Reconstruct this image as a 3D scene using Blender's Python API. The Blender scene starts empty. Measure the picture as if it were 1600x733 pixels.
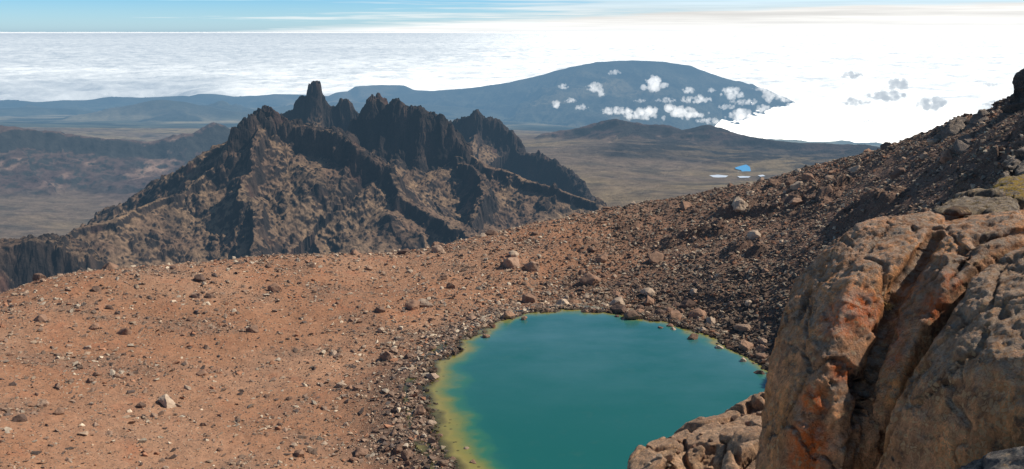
import bpy, bmesh, math, random, time
import numpy as np
from mathutils import Vector, noise as mnoise

T0 = time.time()
rng = np.random.default_rng(11)
random.seed(5)
scene = bpy.context.scene
col = scene.collection

# ------------------------------------------------------------------ camera
CAMZ = 50.0                      # the lake surface is z = 0
PW, PH = 1600.0, 733.0
HFOV = math.radians(60.0)
FPX = PW / 2 / math.tan(HFOV / 2)
PITCH = math.atan((PH / 2 - 50.0) / FPX)
SUN_AZ, SUN_EL = math.radians(76.0), math.radians(44.0)

cam_d = bpy.data.cameras.new('camera')
cam_d.sensor_width = 36.0
cam_d.lens = 18.0 / math.tan(HFOV / 2)
cam_d.clip_start = 0.2
cam_d.clip_end = 600000.0
cam = bpy.data.objects.new('camera', cam_d)
cam.location = (0, 0, CAMZ)
cam.rotation_euler = (math.pi / 2 - PITCH, 0, 0)
col.objects.link(cam)
scene.camera = cam


def ray(px, py):
    cx, cy = (px - PW / 2) / FPX, (PH / 2 - py) / FPX
    s, c = math.sin(PITCH), math.cos(PITCH)
    return np.array([cx, c + cy * s, -s + cy * c])


def at(px, py, D):
    """surveyed point: seen at (px, py) of the photograph, D metres away on the map"""
    d = ray(px, py)
    k = D / math.hypot(d[0], d[1])
    return np.array([d[0] * k, d[1] * k, CAMZ + d[2] * k])


def at_z(px, py, z=0.0):
    d = ray(px, py)
    k = (z - CAMZ) / d[2]
    return np.array([d[0] * k, d[1] * k, z])


# ------------------------------------------------------------------ numpy noise
def _h(ix, iy, iz, seed):
    with np.errstate(over='ignore'):
        n = (ix.astype(np.int64).astype(np.uint32) * np.uint32(374761393) + iy.astype(np.int64).astype(np.uint32) * np.uint32(668265263)
             + iz.astype(np.int64).astype(np.uint32) * np.uint32(2147483647 - 56) + np.uint32((seed * 974711 + 12345) % 4294967291))
        n = (n ^ (n >> np.uint32(13))) * np.uint32(1274126177)
        n = (n ^ (n >> np.uint32(16))) * np.uint32(2246822519)
        n = n ^ (n >> np.uint32(15))
    return n


def perlin2(x, y, seed=0):
    x0, y0 = np.floor(x), np.floor(y)
    fx, fy = (x - x0).astype(np.float32), (y - y0).astype(np.float32)
    u, v = fx * fx * fx * (fx * (fx * 6 - 15) + 10), fy * fy * fy * (fy * (fy * 6 - 15) + 10)
    z = np.zeros_like(x0)

    def g(dx, dy):
        a = _h(x0 + dx, y0 + dy, z, seed).astype(np.float32) * np.float32(2 * math.pi / 4294967296.0)
        return np.cos(a) * (fx - dx) + np.sin(a) * (fy - dy)
    a, b, c, d = g(0, 0), g(1, 0), g(0, 1), g(1, 1)
    return ((a + (b - a) * u) * (1 - v) + (c + (d - c) * u) * v) * 1.5


def fbm2(x, y, octaves=4, seed=0, gain=0.5, lac=2.07, ridged=False):
    s, amp, tot = 0.0, 1.0, 0.0
    for o in range(octaves):
        n = perlin2(x, y, seed + o * 17)
        if ridged:
            n = 1 - 2 * np.abs(n)
        s = s + n * amp
        tot += amp
        amp *= gain
        x, y = x * lac * 0.8 - y * lac * 0.6 + 3.7, x * lac * 0.6 + y * lac * 0.8 - 1.3
    return s / tot


def perlin3(p, seed=0):
    p0 = np.floor(p)
    f = (p - p0).astype(np.float32)
    w = f * f * f * (f * (f * 6 - 15) + 10)
    out = 0.0
    for dx in (0, 1):
        for dy in (0, 1):
            for dz in (0, 1):
                h = _h(p0[:, 0] + dx, p0[:, 1] + dy, p0[:, 2] + dz, seed)
                gx = (h & np.uint32(1023)).astype(np.float32) / 511.5 - 1
                gy = ((h >> np.uint32(10)) & np.uint32(1023)).astype(np.float32) / 511.5 - 1
                gz = ((h >> np.uint32(20)) & np.uint32(1023)).astype(np.float32) / 511.5 - 1
                d = gx * (f[:, 0] - dx) + gy * (f[:, 1] - dy) + gz * (f[:, 2] - dz)
                ww = (w[:, 0] if dx else 1 - w[:, 0]) * (w[:, 1] if dy else 1 - w[:, 1]) * (w[:, 2] if dz else 1 - w[:, 2])
                out = out + d * ww
    return out * 1.3


def fbm3(p, octaves=4, seed=0, gain=0.5, lac=2.03, ridged=False):
    s, amp, tot = 0.0, 1.0, 0.0
    for o in range(octaves):
        n = perlin3(p, seed + o * 13)
        if ridged:
            n = 1 - 2 * np.abs(n)
        s = s + n * amp
        tot += amp
        amp *= gain
        p = p * lac + 5.31
    return s / tot


def worley2(x, y, seed=0):
    x0, y0 = np.floor(x), np.floor(y)
    z = np.zeros_like(x0)
    f1 = np.full(x.shape, 9.0)
    f2 = np.full(x.shape, 9.0)
    cid = np.zeros(x.shape)
    for dx in (-1, 0, 1):
        for dy in (-1, 0, 1):
            h = _h(x0 + dx, y0 + dy, z, seed)
            px = x0 + dx + (h & np.uint32(65535)) / 65536.0
            py = y0 + dy + (h >> np.uint32(16)) / 65536.0
            d = np.hypot(px - x, py - y)
            near = d < f1
            f2 = np.where(near, f1, np.minimum(f2, d))
            cid = np.where(near, (h & np.uint32(4095)) / 4095.0, cid)
            f1 = np.where(near, d, f1)
    return f1, f2, cid


def sstep(a, b, x):
    t = np.clip((x - a) / (b - a), 0, 1)
    return t * t * (3 - 2 * t)


def lerp(a, b, t):
    return a + (b - a) * t


def mixc(a, b, t):
    a, b = np.asarray(a, float), np.asarray(b, float)
    return a + (b - a) * np.asarray(t)[..., None]


class RBF:
    """thin plate surface through surveyed points"""
    def __init__(self, pts, smooth=0.0):
        p = np.array(pts, float)
        self.c = p[:, :2].mean(0)
        self.s = p[:, :2].std()
        q = (p[:, :2] - self.c) / self.s
        n = len(q)
        A = np.zeros((n + 3, n + 3))
        A[:n, :n] = self.k(np.hypot(q[:, None, 0] - q[None, :, 0], q[:, None, 1] - q[None, :, 1])) + np.eye(n) * smooth
        A[:n, n] = 1
        A[:n, n + 1:] = q
        A[n:, :n] = A[:n, n:].T
        b = np.zeros(n + 3)
        b[:n] = p[:, 2]
        self.w = np.linalg.solve(A, b)
        self.q = q

    @staticmethod
    def k(r):
        return r * r * np.log(r + 1e-9)

    def __call__(self, x, y):
        X, Y = (x - self.c[0]) / self.s, (y - self.c[1]) / self.s
        n = len(self.q)
        out = self.w[n] + self.w[n + 1] * X + self.w[n + 2] * Y
        for i in range(n):
            r2 = (X - self.q[i, 0]) ** 2 + (Y - self.q[i, 1]) ** 2
            out = out + self.w[i] * 0.5 * r2 * np.log(r2 + 1e-12)
        return out


# ------------------------------------------------------------------ mesh helpers
def tag(o, label=None, cat=None, group=None, kind=None):
    if label: o['label'] = label
    if cat: o['category'] = cat
    if group: o['group'] = group
    if kind: o['kind'] = kind
    return o


def link_mesh(name, me, mats, parent=None):
    for m in (mats if isinstance(mats, (list, tuple)) else [mats]):
        me.materials.append(m)
    o = bpy.data.objects.new(name, me)
    col.objects.link(o)
    if parent: o.parent = parent
    return o


def np_mesh(name, verts, faces, smooth=True, colors=None, floats=None):
    """verts n x 3, faces m x k (k = 3 or 4)"""
    me = bpy.data.meshes.new(name)
    verts = np.ascontiguousarray(verts, dtype=np.float32)
    faces = np.ascontiguousarray(faces, dtype=np.int32)
    m, k = faces.shape
    me.vertices.add(len(verts))
    me.vertices.foreach_set('co', verts.ravel())
    me.loops.add(m * k)
    me.loops.foreach_set('vertex_index', faces.ravel())
    me.polygons.add(m)
    me.polygons.foreach_set('loop_start', np.arange(m, dtype=np.int32) * k)
    me.polygons.foreach_set('use_smooth', np.full(m, smooth, dtype=bool))
    me.update(calc_edges=True)
    if colors is not None:
        a = me.attributes.new('Col', 'FLOAT_COLOR', 'POINT')
        c = np.ones((len(verts), 4), dtype=np.float32)
        c[:, :3] = colors
        a.data.foreach_set('color', c.ravel())
    for key, v in (floats or {}).items():
        a = me.attributes.new(key, 'FLOAT', 'POINT')
        a.data.foreach_set('value', np.ascontiguousarray(v, dtype=np.float32))
    return me


def polar(az0, az1, na, rs):
    az = np.radians(np.linspace(az0, az1, na))
    R, A = np.meshgrid(rs, az, indexing='ij')
    return R * np.sin(A), R * np.cos(A)


def grid_faces(nr, na):
    i = np.arange((nr - 1) * na).reshape(nr - 1, na)[:, :-1].ravel()
    return np.stack([i, i + 1, i + na + 1, i + na], 1)


def grid_slope(X, Y, Z):
    """cosine of the surface's tilt and its normal on a polar grid"""
    P = np.stack([X, Y, Z], -1)
    dr = np.gradient(P, axis=0)
    da = np.gradient(P, axis=1)
    n = np.cross(da, dr)
    n /= np.linalg.norm(n, axis=-1, keepdims=True) + 1e-9
    n *= np.sign(n[..., 2:3] + 1e-9)
    return n


# ------------------------------------------------------------------ materials
def mat(name):
    m = bpy.data.materials.new(name)
    m.use_nodes = True
    nt = m.node_tree
    nt.nodes.clear()
    out = nt.nodes.new('ShaderNodeOutputMaterial')
    return m, nt, out


def N(nt, kind, **kw):
    n = nt.nodes.new(kind)
    for k, v in kw.items():
        if k in n.inputs:
            n.inputs[k].default_value = v
        else:
            setattr(n, k, v)
    return n


def tex_coord(nt, out='Object'):
    return nt.nodes.new('ShaderNodeTexCoord').outputs[out]


def noise_n(nt, vec, scale, detail=4.0, rough=0.55):
    n = N(nt, 'ShaderNodeTexNoise')
    n.inputs['Scale'].default_value = scale
    n.inputs['Detail'].default_value = detail
    n.inputs['Roughness'].default_value = rough
    nt.links.new(vec, n.inputs['Vector'])
    return n.outputs['Fac']


def voro_n(nt, vec, scale, feature='F1', out='Distance'):
    n = N(nt, 'ShaderNodeTexVoronoi')
    n.feature = feature
    n.inputs['Scale'].default_value = scale
    nt.links.new(vec, n.inputs['Vector'])
    return n.outputs[out]


def mapr(nt, v, a, b, c, d):
    n = N(nt, 'ShaderNodeMapRange')
    n.inputs['From Min'].default_value, n.inputs['From Max'].default_value = a, b
    n.inputs['To Min'].default_value, n.inputs['To Max'].default_value = c, d
    nt.links.new(v, n.inputs['Value'])
    return n.outputs['Result']


def math_n(nt, op, a, b=None):
    n = N(nt, 'ShaderNodeMath', operation=op)
    for i, v in enumerate((a, b)):
        if v is None: continue
        if isinstance(v, (int, float)): n.inputs[i].default_value = v
        else: nt.links.new(v, n.inputs[i])
    return n.outputs[0]


def mixcol(nt, fac, a, b, blend='MIX'):
    n = N(nt, 'ShaderNodeMix', data_type='RGBA', blend_type=blend)
    for s, v in ((0, fac), (6, a), (7, b)):
        if isinstance(v, (int, float)): n.inputs[s].default_value = v
        elif isinstance(v, tuple): n.inputs[s].default_value = (*v, 1) if len(v) == 3 else v
        else: nt.links.new(v, n.inputs[s])
    return n.outputs[2]


def bump(nt, h, dist, strength=1.0, normal=None):
    n = N(nt, 'ShaderNodeBump')
    n.inputs['Distance'].default_value = dist
    n.inputs['Strength'].default_value = strength
    nt.links.new(h, n.inputs['Height'])
    if normal is not None: nt.links.new(normal, n.inputs['Normal'])
    return n.outputs['Normal']


def rough_surface(nt, out, color, normal=None, rough=0.9, spec=0.15):
    b = N(nt, 'ShaderNodeBsdfPrincipled')
    b.inputs['Roughness'].default_value = rough
    b.inputs['Specular IOR Level'].default_value = spec
    nt.links.new(color, b.inputs['Base Color'])
    if normal is not None: nt.links.new(normal, b.inputs['Normal'])
    nt.links.new(b.outputs[0], out.inputs['Surface'])
    return b


def attr(nt, name, out='Color'):
    n = N(nt, 'ShaderNodeAttribute')
    n.attribute_name = name
    return n.outputs[out]


def scree_material():
    m, nt, out = mat('scree')
    v = tex_coord(nt)
    c = attr(nt, 'Col')
    # gravel in three sizes: each stone a cell with a tone of its own
    g1 = voro_n(nt, v, 3.2, out='Color')
    s1 = N(nt, 'ShaderNodeSeparateColor'); nt.links.new(g1, s1.inputs[0])
    d1 = voro_n(nt, v, 3.2)
    g2 = voro_n(nt, v, 9.0, out='Color')
    s2 = N(nt, 'ShaderNodeSeparateColor'); nt.links.new(g2, s2.inputs[0])
    d2 = voro_n(nt, v, 9.0)
    patch = mapr(nt, noise_n(nt, v, 0.16, 5, 0.65), 0.42, 0.62, 0.0, 1.0)
    gr = attr(nt, 'gravel', 'Fac')
    dens = math_n(nt, 'MULTIPLY', gr, math_n(nt, 'ADD', patch, 0.25))
    keep1 = math_n(nt, 'LESS_THAN', s1.outputs[0], math_n(nt, 'MULTIPLY', dens, 0.5))
    stone1 = math_n(nt, 'MULTIPLY', keep1, math_n(nt, 'LESS_THAN', d1, 0.38))
    keep2 = math_n(nt, 'LESS_THAN', s2.outputs[0], math_n(nt, 'MULTIPLY', dens, 0.75))
    stone2 = math_n(nt, 'MULTIPLY', keep2, math_n(nt, 'LESS_THAN', d2, 0.42))
    tone1 = mixcol(nt, s1.outputs[1], (0.055, 0.042, 0.036), (0.36, 0.26, 0.18))
    tone2 = mixcol(nt, s2.outputs[1], (0.06, 0.042, 0.034), (0.34, 0.23, 0.15))
    vary = mapr(nt, noise_n(nt, v, 1.1, 8, 0.7), 0.25, 0.75, 0.68, 1.28)
    vv = N(nt, 'ShaderNodeCombineXYZ')
    for i in range(3): nt.links.new(vary, vv.inputs[i])
    base = mixcol(nt, 1.0, c, vv.outputs[0], 'MULTIPLY')
    base = mixcol(nt, stone2, base, tone2)
    base = mixcol(nt, stone1, base, tone1)
    h = math_n(nt, 'ADD', math_n(nt, 'MULTIPLY', stone1, mapr(nt, d1, 0.0, 0.38, 0.16, 0.0)),
               math_n(nt, 'MULTIPLY', stone2, mapr(nt, d2, 0, 0.42, 0.06, 0.0)))
    h = math_n(nt, 'ADD', h, math_n(nt, 'MULTIPLY', noise_n(nt, v, 2.2, 8, 0.7), 0.22))
    rough_surface(nt, out, base, bump(nt, h, 1.0, 0.9))
    return m


def rock_material(name, scale, tint=(1, 1, 1), rand=0.35, bumpd=0.05, use_attr=False):
    m, nt, out = mat(name)
    v = tex_coord(nt)
    if use_attr:
        base = attr(nt, 'Col')
    else:
        r = N(nt, 'ShaderNodeObjectInfo').outputs['Random']
        ramp = N(nt, 'ShaderNodeValToRGB')
        e = ramp.color_ramp.elements
        e[0].position, e[0].color = 0.0, (0.13 * tint[0], 0.085 * tint[1], 0.065 * tint[2], 1)
        e[1].position, e[1].color = 1.0, (0.55 * tint[0], 0.42 * tint[1], 0.30 * tint[2], 1)
        for p, cc in ((0.35, (0.25, 0.155, 0.105)), (0.6, (0.34, 0.20, 0.13)), (0.8, (0.40, 0.30, 0.22))):
            x = e.new(p); x.color = (cc[0] * tint[0], cc[1] * tint[1], cc[2] * tint[2], 1)
        nt.links.new(r, ramp.inputs[0])
        base = ramp.outputs[0]
    n = noise_n(nt, v, scale, 8, 0.7)
    vv = N(nt, 'ShaderNodeCombineXYZ')
    k = mapr(nt, n, 0.25, 0.75, 0.6, 1.4)
    for i in range(3): nt.links.new(k, vv.inputs[i])
    c = mixcol(nt, 1.0, base, vv.outputs[0], 'MULTIPLY')
    h = noise_n(nt, v, scale * 1.7, 8, 0.7)
    rough_surface(nt, out, c, bump(nt, h, bumpd, 1.0))
    return m


def terrain_material(name, scale, bumpd, lo=0.5, hi=1.5):
    """far ground: vertex tones broken up by noise at the scale of its outcrops"""
    m, nt, out = mat(name)
    v = tex_coord(nt)
    c = attr(nt, 'Col')
    n = noise_n(nt, v, scale, 10, 0.72)
    k = mapr(nt, n, 0.3, 0.7, lo, hi)
    vv = N(nt, 'ShaderNodeCombineXYZ')
    for i in range(3): nt.links.new(k, vv.inputs[i])
    cc = mixcol(nt, 1.0, c, vv.outputs[0], 'MULTIPLY')
    h = noise_n(nt, v, scale * 2.0, 10, 0.75)
    rough_surface(nt, out, cc, bump(nt, h, bumpd, 1.0), spec=0.05)
    return m


def boulder_material():
    m, nt, out = mat('cliff_rock')
    v = tex_coord(nt)
    c = attr(nt, 'Col')
    lich = attr(nt, 'lichen', 'Fac')
    n0 = noise_n(nt, v, 2.2, 8, 0.65)
    n1 = noise_n(nt, v, 9.0, 10, 0.72)
    n2 = noise_n(nt, v, 48.0, 8, 0.75)
    vs = N(nt, 'ShaderNodeMapping'); vs.inputs['Scale'].default_value = (1.0, 1.0, 0.22); vs.inputs['Rotation'].default_value = (0, math.radians(14), 0)
    nt.links.new(v, vs.inputs['Vector'])
    n3 = noise_n(nt, vs.outputs[0], 7.0, 9, 0.7)
    k = math_n(nt, 'MULTIPLY', mapr(nt, n0, 0.3, 0.7, 0.6, 1.4), math_n(nt, 'MULTIPLY', mapr(nt, n1, 0.3, 0.7, 0.55, 1.4), math_n(nt, 'MULTIPLY', mapr(nt, n3, 0.32, 0.6, 0.62, 1.15), mapr(nt, n2, 0.3, 0.7, 0.75, 1.25))))
    vv = N(nt, 'ShaderNodeCombineXYZ')
    for i in range(3): nt.links.new(k, vv.inputs[i])
    base = mixcol(nt, 1.0, c, vv.outputs[0], 'MULTIPLY')
    # pale angular clasts set in the darker lava
    warp = N(nt, 'ShaderNodeVectorMath', operation='ADD')
    nz = N(nt, 'ShaderNodeTexNoise'); nz.inputs['Scale'].default_value = 9.0
    nt.links.new(v, nz.inputs['Vector'])
    sc = N(nt, 'ShaderNodeVectorMath', operation='SCALE'); sc.inputs['Scale'].default_value = 0.10
    nt.links.new(nz.outputs['Color'], sc.inputs[0])
    nt.links.new(v, warp.inputs[0]); nt.links.new(sc.outputs[0], warp.inputs[1])
    wv = warp.outputs[0]
    cc = voro_n(nt, wv, 19.0, out='Color')
    sep = N(nt, 'ShaderNodeSeparateColor'); nt.links.new(cc, sep.inputs[0])
    edge = voro_n(nt, wv, 19.0, feature='DISTANCE_TO_EDGE')
    clast = math_n(nt, 'MULTIPLY', math_n(nt, 'LESS_THAN', sep.outputs[0], attr(nt, 'clast', 'Fac')), mapr(nt, edge, 0.05, 0.16, 0, 1))
    tone = mixcol(nt, sep.outputs[1], (0.46, 0.25, 0.115), (0.66, 0.43, 0.23))
    base = mixcol(nt, math_n(nt, 'MULTIPLY', clast, 0.75), base, tone)
    # dark lichen and orange lichen
    dl = mapr(nt, noise_n(nt, v, 5.5, 9, 0.75), 0.54, 0.63, 0, 0.75)
    base = mixcol(nt, dl, base, (0.085, 0.062, 0.05))
    ol = math_n(nt, 'MULTIPLY', lich, mapr(nt, noise_n(nt, v, 14.0, 8, 0.7), 0.38, 0.52, 0, 1))
    base = mixcol(nt, ol, base, (0.74, 0.15, 0.022))
    pl = math_n(nt, 'MULTIPLY', attr(nt, 'crust', 'Fac'), mapr(nt, noise_n(nt, v, 11.0, 9, 0.72), 0.40, 0.56, 0, 1))
    base = mixcol(nt, math_n(nt, 'MULTIPLY', pl, 0.6), base, (0.60, 0.49, 0.38))
    yl = math_n(nt, 'MULTIPLY', attr(nt, 'moss', 'Fac'), mapr(nt, noise_n(nt, v, 12.0, 6, 0.6), 0.40, 0.55, 0, 1))
    base = mixcol(nt, yl, base, (0.42, 0.27, 0.045))
    h = math_n(nt, 'ADD', math_n(nt, 'ADD', math_n(nt, 'MULTIPLY', n1, 0.12), math_n(nt, 'MULTIPLY', n3, 0.16)), math_n(nt, 'MULTIPLY', n2, 0.05))
    h = math_n(nt, 'ADD', h, math_n(nt, 'MULTIPLY', clast, 0.006))
    pit = voro_n(nt, v, 24.0)
    h = math_n(nt, 'ADD', h, mapr(nt, pit, 0.0, 0.22, -0.008, 0.0))
    rough_surface(nt, out, base, bump(nt, h, 1.0, 1.0), rough=0.85, spec=0.25)
    return m


def water_material():
    m, nt, out = mat('lake_water')
    v = tex_coord(nt)
    d = attr(nt, 'depth', 'Fac')
    wob = mapr(nt, noise_n(nt, v, 0.16, 5, 0.6), 0.3, 0.7, -0.5, 0.5)
    d2 = math_n(nt, 'ADD', d, math_n(nt, 'MULTIPLY', wob, mapr(nt, d, 0.1, 2.5, 0.5, 2.2)))
    ramp = N(nt, 'ShaderNodeValToRGB')
    e = ramp.color_ramp.elements
    e[0].position, e[0].color = 0.0, (0.34, 0.28, 0.095, 1)
    e[1].position, e[1].color = 1.0, (0.011, 0.122, 0.108, 1)
    for p, cc in ((0.10, (0.27, 0.235, 0.06)), (0.26, (0.14, 0.20, 0.065)), (0.45, (0.034, 0.165, 0.10)), (0.68, (0.014, 0.13, 0.112))):
        x = e.new(p); x.color = (*cc, 1)
    nt.links.new(mapr(nt, d2, 0, 7.5, 0, 1), ramp.inputs[0])
    spots = mapr(nt, voro_n(nt, v, 0.9), 0.12, 0.22, 0.25, 1.0)
    sp = math_n(nt, 'MAXIMUM', spots, mapr(nt, d, 0.3, 1.5, 0, 1))
    vv = N(nt, 'ShaderNodeCombineXYZ')
    for i in range(3): nt.links.new(sp, vv.inputs[i])
    c = mixcol(nt, 1.0, ramp.outputs[0], vv.outputs[0], 'MULTIPLY')
    # reflected sky painted into the colour of the far half, in drifting patches
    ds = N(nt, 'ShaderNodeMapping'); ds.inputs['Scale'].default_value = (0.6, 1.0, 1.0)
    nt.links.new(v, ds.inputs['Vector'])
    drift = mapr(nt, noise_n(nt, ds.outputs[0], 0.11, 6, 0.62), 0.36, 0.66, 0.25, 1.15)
    c = mixcol(nt, math_n(nt, 'MULTIPLY', math_n(nt, 'MULTIPLY', attr(nt, 'sky_sheen', 'Fac'), drift), 0.62), c, (0.08, 0.205, 0.225))
    blot = mapr(nt, noise_n(nt, v, 0.32, 4, 0.6), 0.58, 0.72, 0.0, 0.35)
    c = mixcol(nt, math_n(nt, 'MULTIPLY', blot, mapr(nt, d, 0.3, 3.5, 1.0, 0.12)), c, (0.17, 0.20, 0.12))
    dif = N(nt, 'ShaderNodeBsdfDiffuse'); nt.links.new(c, dif.inputs['Color'])
    tr = N(nt, 'ShaderNodeBsdfTransparent'); tr.inputs['Color'].default_value = (0.5, 0.6, 0.34, 1)
    body = N(nt, 'ShaderNodeMixShader')
    nt.links.new(mapr(nt, d, 0.05, 0.7, 0.1, 1.0), body.inputs[0])
    nt.links.new(tr.outputs[0], body.inputs[1]); nt.links.new(dif.outputs[0], body.inputs[2])
    st = N(nt, 'ShaderNodeMapping'); st.inputs['Scale'].default_value = (0.5, 1.0, 1.0)
    nt.links.new(v, st.inputs['Vector'])
    rip = math_n(nt, 'ADD', math_n(nt, 'MULTIPLY', noise_n(nt, st.outputs[0], 2.6, 5, 0.6), 0.05),
                 math_n(nt, 'MULTIPLY', noise_n(nt, st.outputs[0], 0.25, 3, 0.5), 0.06))
    nb = bump(nt, rip, 1.0, 0.6)
    gl = N(nt, 'ShaderNodeBsdfGlossy'); gl.inputs['Roughness'].default_value = 0.06
    nt.links.new(nb, gl.inputs['Normal'])
    fr = N(nt, 'ShaderNodeFresnel'); fr.inputs['IOR'].default_value = 1.33
    nt.links.new(nb, fr.inputs['Normal'])
    mx = N(nt, 'ShaderNodeMixShader')
    nt.links.new(math_n(nt, 'MULTIPLY', fr.outputs[0], 1.4), mx.inputs[0]); nt.links.new(body.outputs[0], mx.inputs[1]); nt.links.new(gl.outputs[0], mx.inputs[2])
    nt.links.new(mx.outputs[0], out.inputs['Surface'])
    return m


def pond_material():
    m, nt, out = mat('pond_water')
    b = N(nt, 'ShaderNodeBsdfPrincipled')
    b.inputs['Base Color'].default_value = (0.10, 0.42, 0.75, 1)
    b.inputs['Roughness'].default_value = 0.25
    nt.links.new(b.outputs[0], out.inputs['Surface'])
    return m


def cloud_sea_material():
    m, nt, out = mat('cloud_top')
    v = tex_coord(nt)
    st = N(nt, 'ShaderNodeMapping'); st.inputs['Scale'].default_value = (0.35, 1.0, 1.0)
    nt.links.new(v, st.inputs['Vector'])
    n = noise_n(nt, st.outputs[0], 0.00006, 9, 0.66)
    glow = attr(nt, 'glow', 'Fac')
    n2 = noise_n(nt, v, 0.0007, 7, 0.7)
    k = math_n(nt, 'MULTIPLY', mapr(nt, n, 0.36, 0.60, 0.86, 1.08), glow)
    k = math_n(nt, 'MULTIPLY', k, mapr(nt, n2, 0.36, 0.60, 0.5, 1.25))
    em = N(nt, 'ShaderNodeEmission'); em.inputs['Color'].default_value = (1.0, 0.92, 0.78, 1)
    nt.links.new(math_n(nt, 'MULTIPLY', k, CLOUD_EM), em.inputs['Strength'])
    dif = N(nt, 'ShaderNodeBsdfDiffuse'); dif.inputs['Color'].default_value = (0.92, 0.92, 0.92, 1)
    gl = N(nt, 'ShaderNodeBsdfGlossy'); gl.inputs['Roughness'].default_value = 0.75
    mx = N(nt, 'ShaderNodeMixShader'); mx.inputs[0].default_value = 0.35
    nt.links.new(dif.outputs[0], mx.inputs[1]); nt.links.new(gl.outputs[0], mx.inputs[2])
    ad = N(nt, 'ShaderNodeAddShader')
    nt.links.new(mx.outputs[0], ad.inputs[0]); nt.links.new(em.outputs[0], ad.inputs[1])
    nt.links.new(ad.outputs[0], out.inputs['Surface'])
    return m


def air_material(name, sigma, radiance):
    """a body of mist: absorbs along the way and glows evenly in place of scattered light"""
    m, nt, out = mat(name)
    ab = N(nt, 'ShaderNodeVolumeAbsorption')
    ab.inputs['Color'].default_value = (0, 0, 0, 1)
    ab.inputs['Density'].default_value = sigma
    em = N(nt, 'ShaderNodeEmission')  # emission stands in for sunlight scattered within the mist
    em.inputs['Color'].default_value = (*radiance, 1)
    em.inputs['Strength'].default_value = sigma
    ad = N(nt, 'ShaderNodeAddShader')
    nt.links.new(ab.outputs[0], ad.inputs[0]); nt.links.new(em.outputs[0], ad.inputs[1])
    nt.links.new(ad.outputs[0], out.inputs['Volume'])
    m.cycles.homogeneous_volume = True
    return m


CLOUD_EM = 6.5
HAZE_SIGMA = 7.2e-5
HAZE_RADIANCE = (0.168, 0.315, 0.475)
HAZE_R = 21000.0

M_scree = scree_material()
M_rock = rock_material('loose_rock', 2.5, bumpd=0.08)
M_rubble = rock_material('rubble_stone', 3.5, use_attr=True, bumpd=0.05)
M_crag = terrain_material('crag_rock', 0.2, 1.6, 0.62, 1.35)
M_moor = terrain_material('moor_ground', 0.02, 14.0)
M_low = terrain_material('lowland_ground', 0.003, 30.0)
M_cliff = boulder_material()
M_water = water_material()
M_pond = pond_material()
M_cloud = cloud_sea_material()

# ------------------------------------------------------------------ world and sun
w = bpy.data.worlds.new('World')
scene.world = w
w.use_nodes = True
nt = w.node_tree
nt.nodes.clear()
sky = nt.nodes.new('ShaderNodeTexSky')
sky.sky_type = 'NISHITA'
sky.sun_disc = False
sky.sun_elevation = SUN_EL
sky.sun_rotation = SUN_AZ
sky.altitude = 4500
sky.air_density = 1.0
sky.dust_density = 0.6
sky.ozone_density = 2.0
tc = nt.nodes.new('ShaderNodeTexCoord')
sepw = nt.nodes.new('ShaderNodeSeparateXYZ')
nt.links.new(tc.outputs['Generated'], sepw.inputs[0])
# high cirrus streaks and a veil of thin stratus just over the horizon
mp = nt.nodes.new('ShaderNodeMapping')
mp.inputs['Scale'].default_value = (2.2, 2.2, 95.0)
mp.inputs['Rotation'].default_value = (0.0, math.radians(0.6), 0.0)
nt.links.new(tc.outputs['Generated'], mp.inputs['Vector'])
cn = noise_n(nt, mp.outputs[0], 1.6, 7, 0.6)
right = mapr(nt, sepw.outputs[0], -0.30, 0.20, 0.0, 1.0)
low = mapr(nt, sepw.outputs[2], 0.0, 0.06, 1.0, 0.0)
thr = math_n(nt, 'ADD', cn, math_n(nt, 'MULTIPLY', right, 0.33))
streak = math_n(nt, 'MULTIPLY', mapr(nt, thr, 0.60, 0.74, 0, 1), low)
top = mapr(nt, sepw.outputs[0], -0.44, 0.35, -0.008, 0.027)
hz = mapr(nt, math_n(nt, 'SUBTRACT', math_n(nt, 'ADD', sepw.outputs[2], math_n(nt, 'MULTIPLY', math_n(nt, 'SUBTRACT', cn, 0.5), 0.018)), top), -0.002, 0.004, 1.0, 0.0)
veil = math_n(nt, 'MAXIMUM', streak, hz)
bg = nt.nodes.new('ShaderNodeBackground')
tint = mixcol(nt, mapr(nt, sepw.outputs[2], 0.30, 0.60, 0, 1), (0.66, 1.0, 1.16), (1.15, 1.0, 0.85))
skyc = mixcol(nt, 1.0, sky.outputs[0], tint, 'MULTIPLY')
band = math_n(nt, 'ADD', mapr(nt, cn, 0.36, 0.62, 0.80, 1.14), mapr(nt, sepw.outputs[2], 0.001, 0.011, 0.34, 0.0))
bv = nt.nodes.new('ShaderNodeCombineXYZ')
for i in range(3): nt.links.new(band, bv.inputs[i])
veilc = mixcol(nt, 1.0, (9.7, 9.5, 9.1), bv.outputs[0], 'MULTIPLY')
skyc = mixcol(nt, mapr(nt, sepw.outputs[2], 0.0, 0.032, 0.75, 0.0), skyc, (5.6, 7.0, 7.6))
c = mixcol(nt, veil, skyc, veilc)
nt.links.new(c, bg.inputs['Color'])
bg.inputs['Strength'].default_value = 0.105
wo = nt.nodes.new('ShaderNodeOutputWorld')
nt.links.new(bg.outputs[0], wo.inputs['Surface'])

sun_d = bpy.data.lights.new('sun', 'SUN')
sun_d.energy = 5.0
sun_d.angle = math.radians(0.5)
sun_d.color = (1.0, 0.93, 0.83)
sun = bpy.data.objects.new('sun', sun_d)
sdir = Vector((math.sin(SUN_AZ) * math.cos(SUN_EL), math.cos(SUN_AZ) * math.cos(SUN_EL), math.sin(SUN_EL)))
sun.rotation_euler = sdir.to_track_quat('Z', 'Y').to_euler()
sun.location = (60, 60, 200)
col.objects.link(sun)

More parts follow.
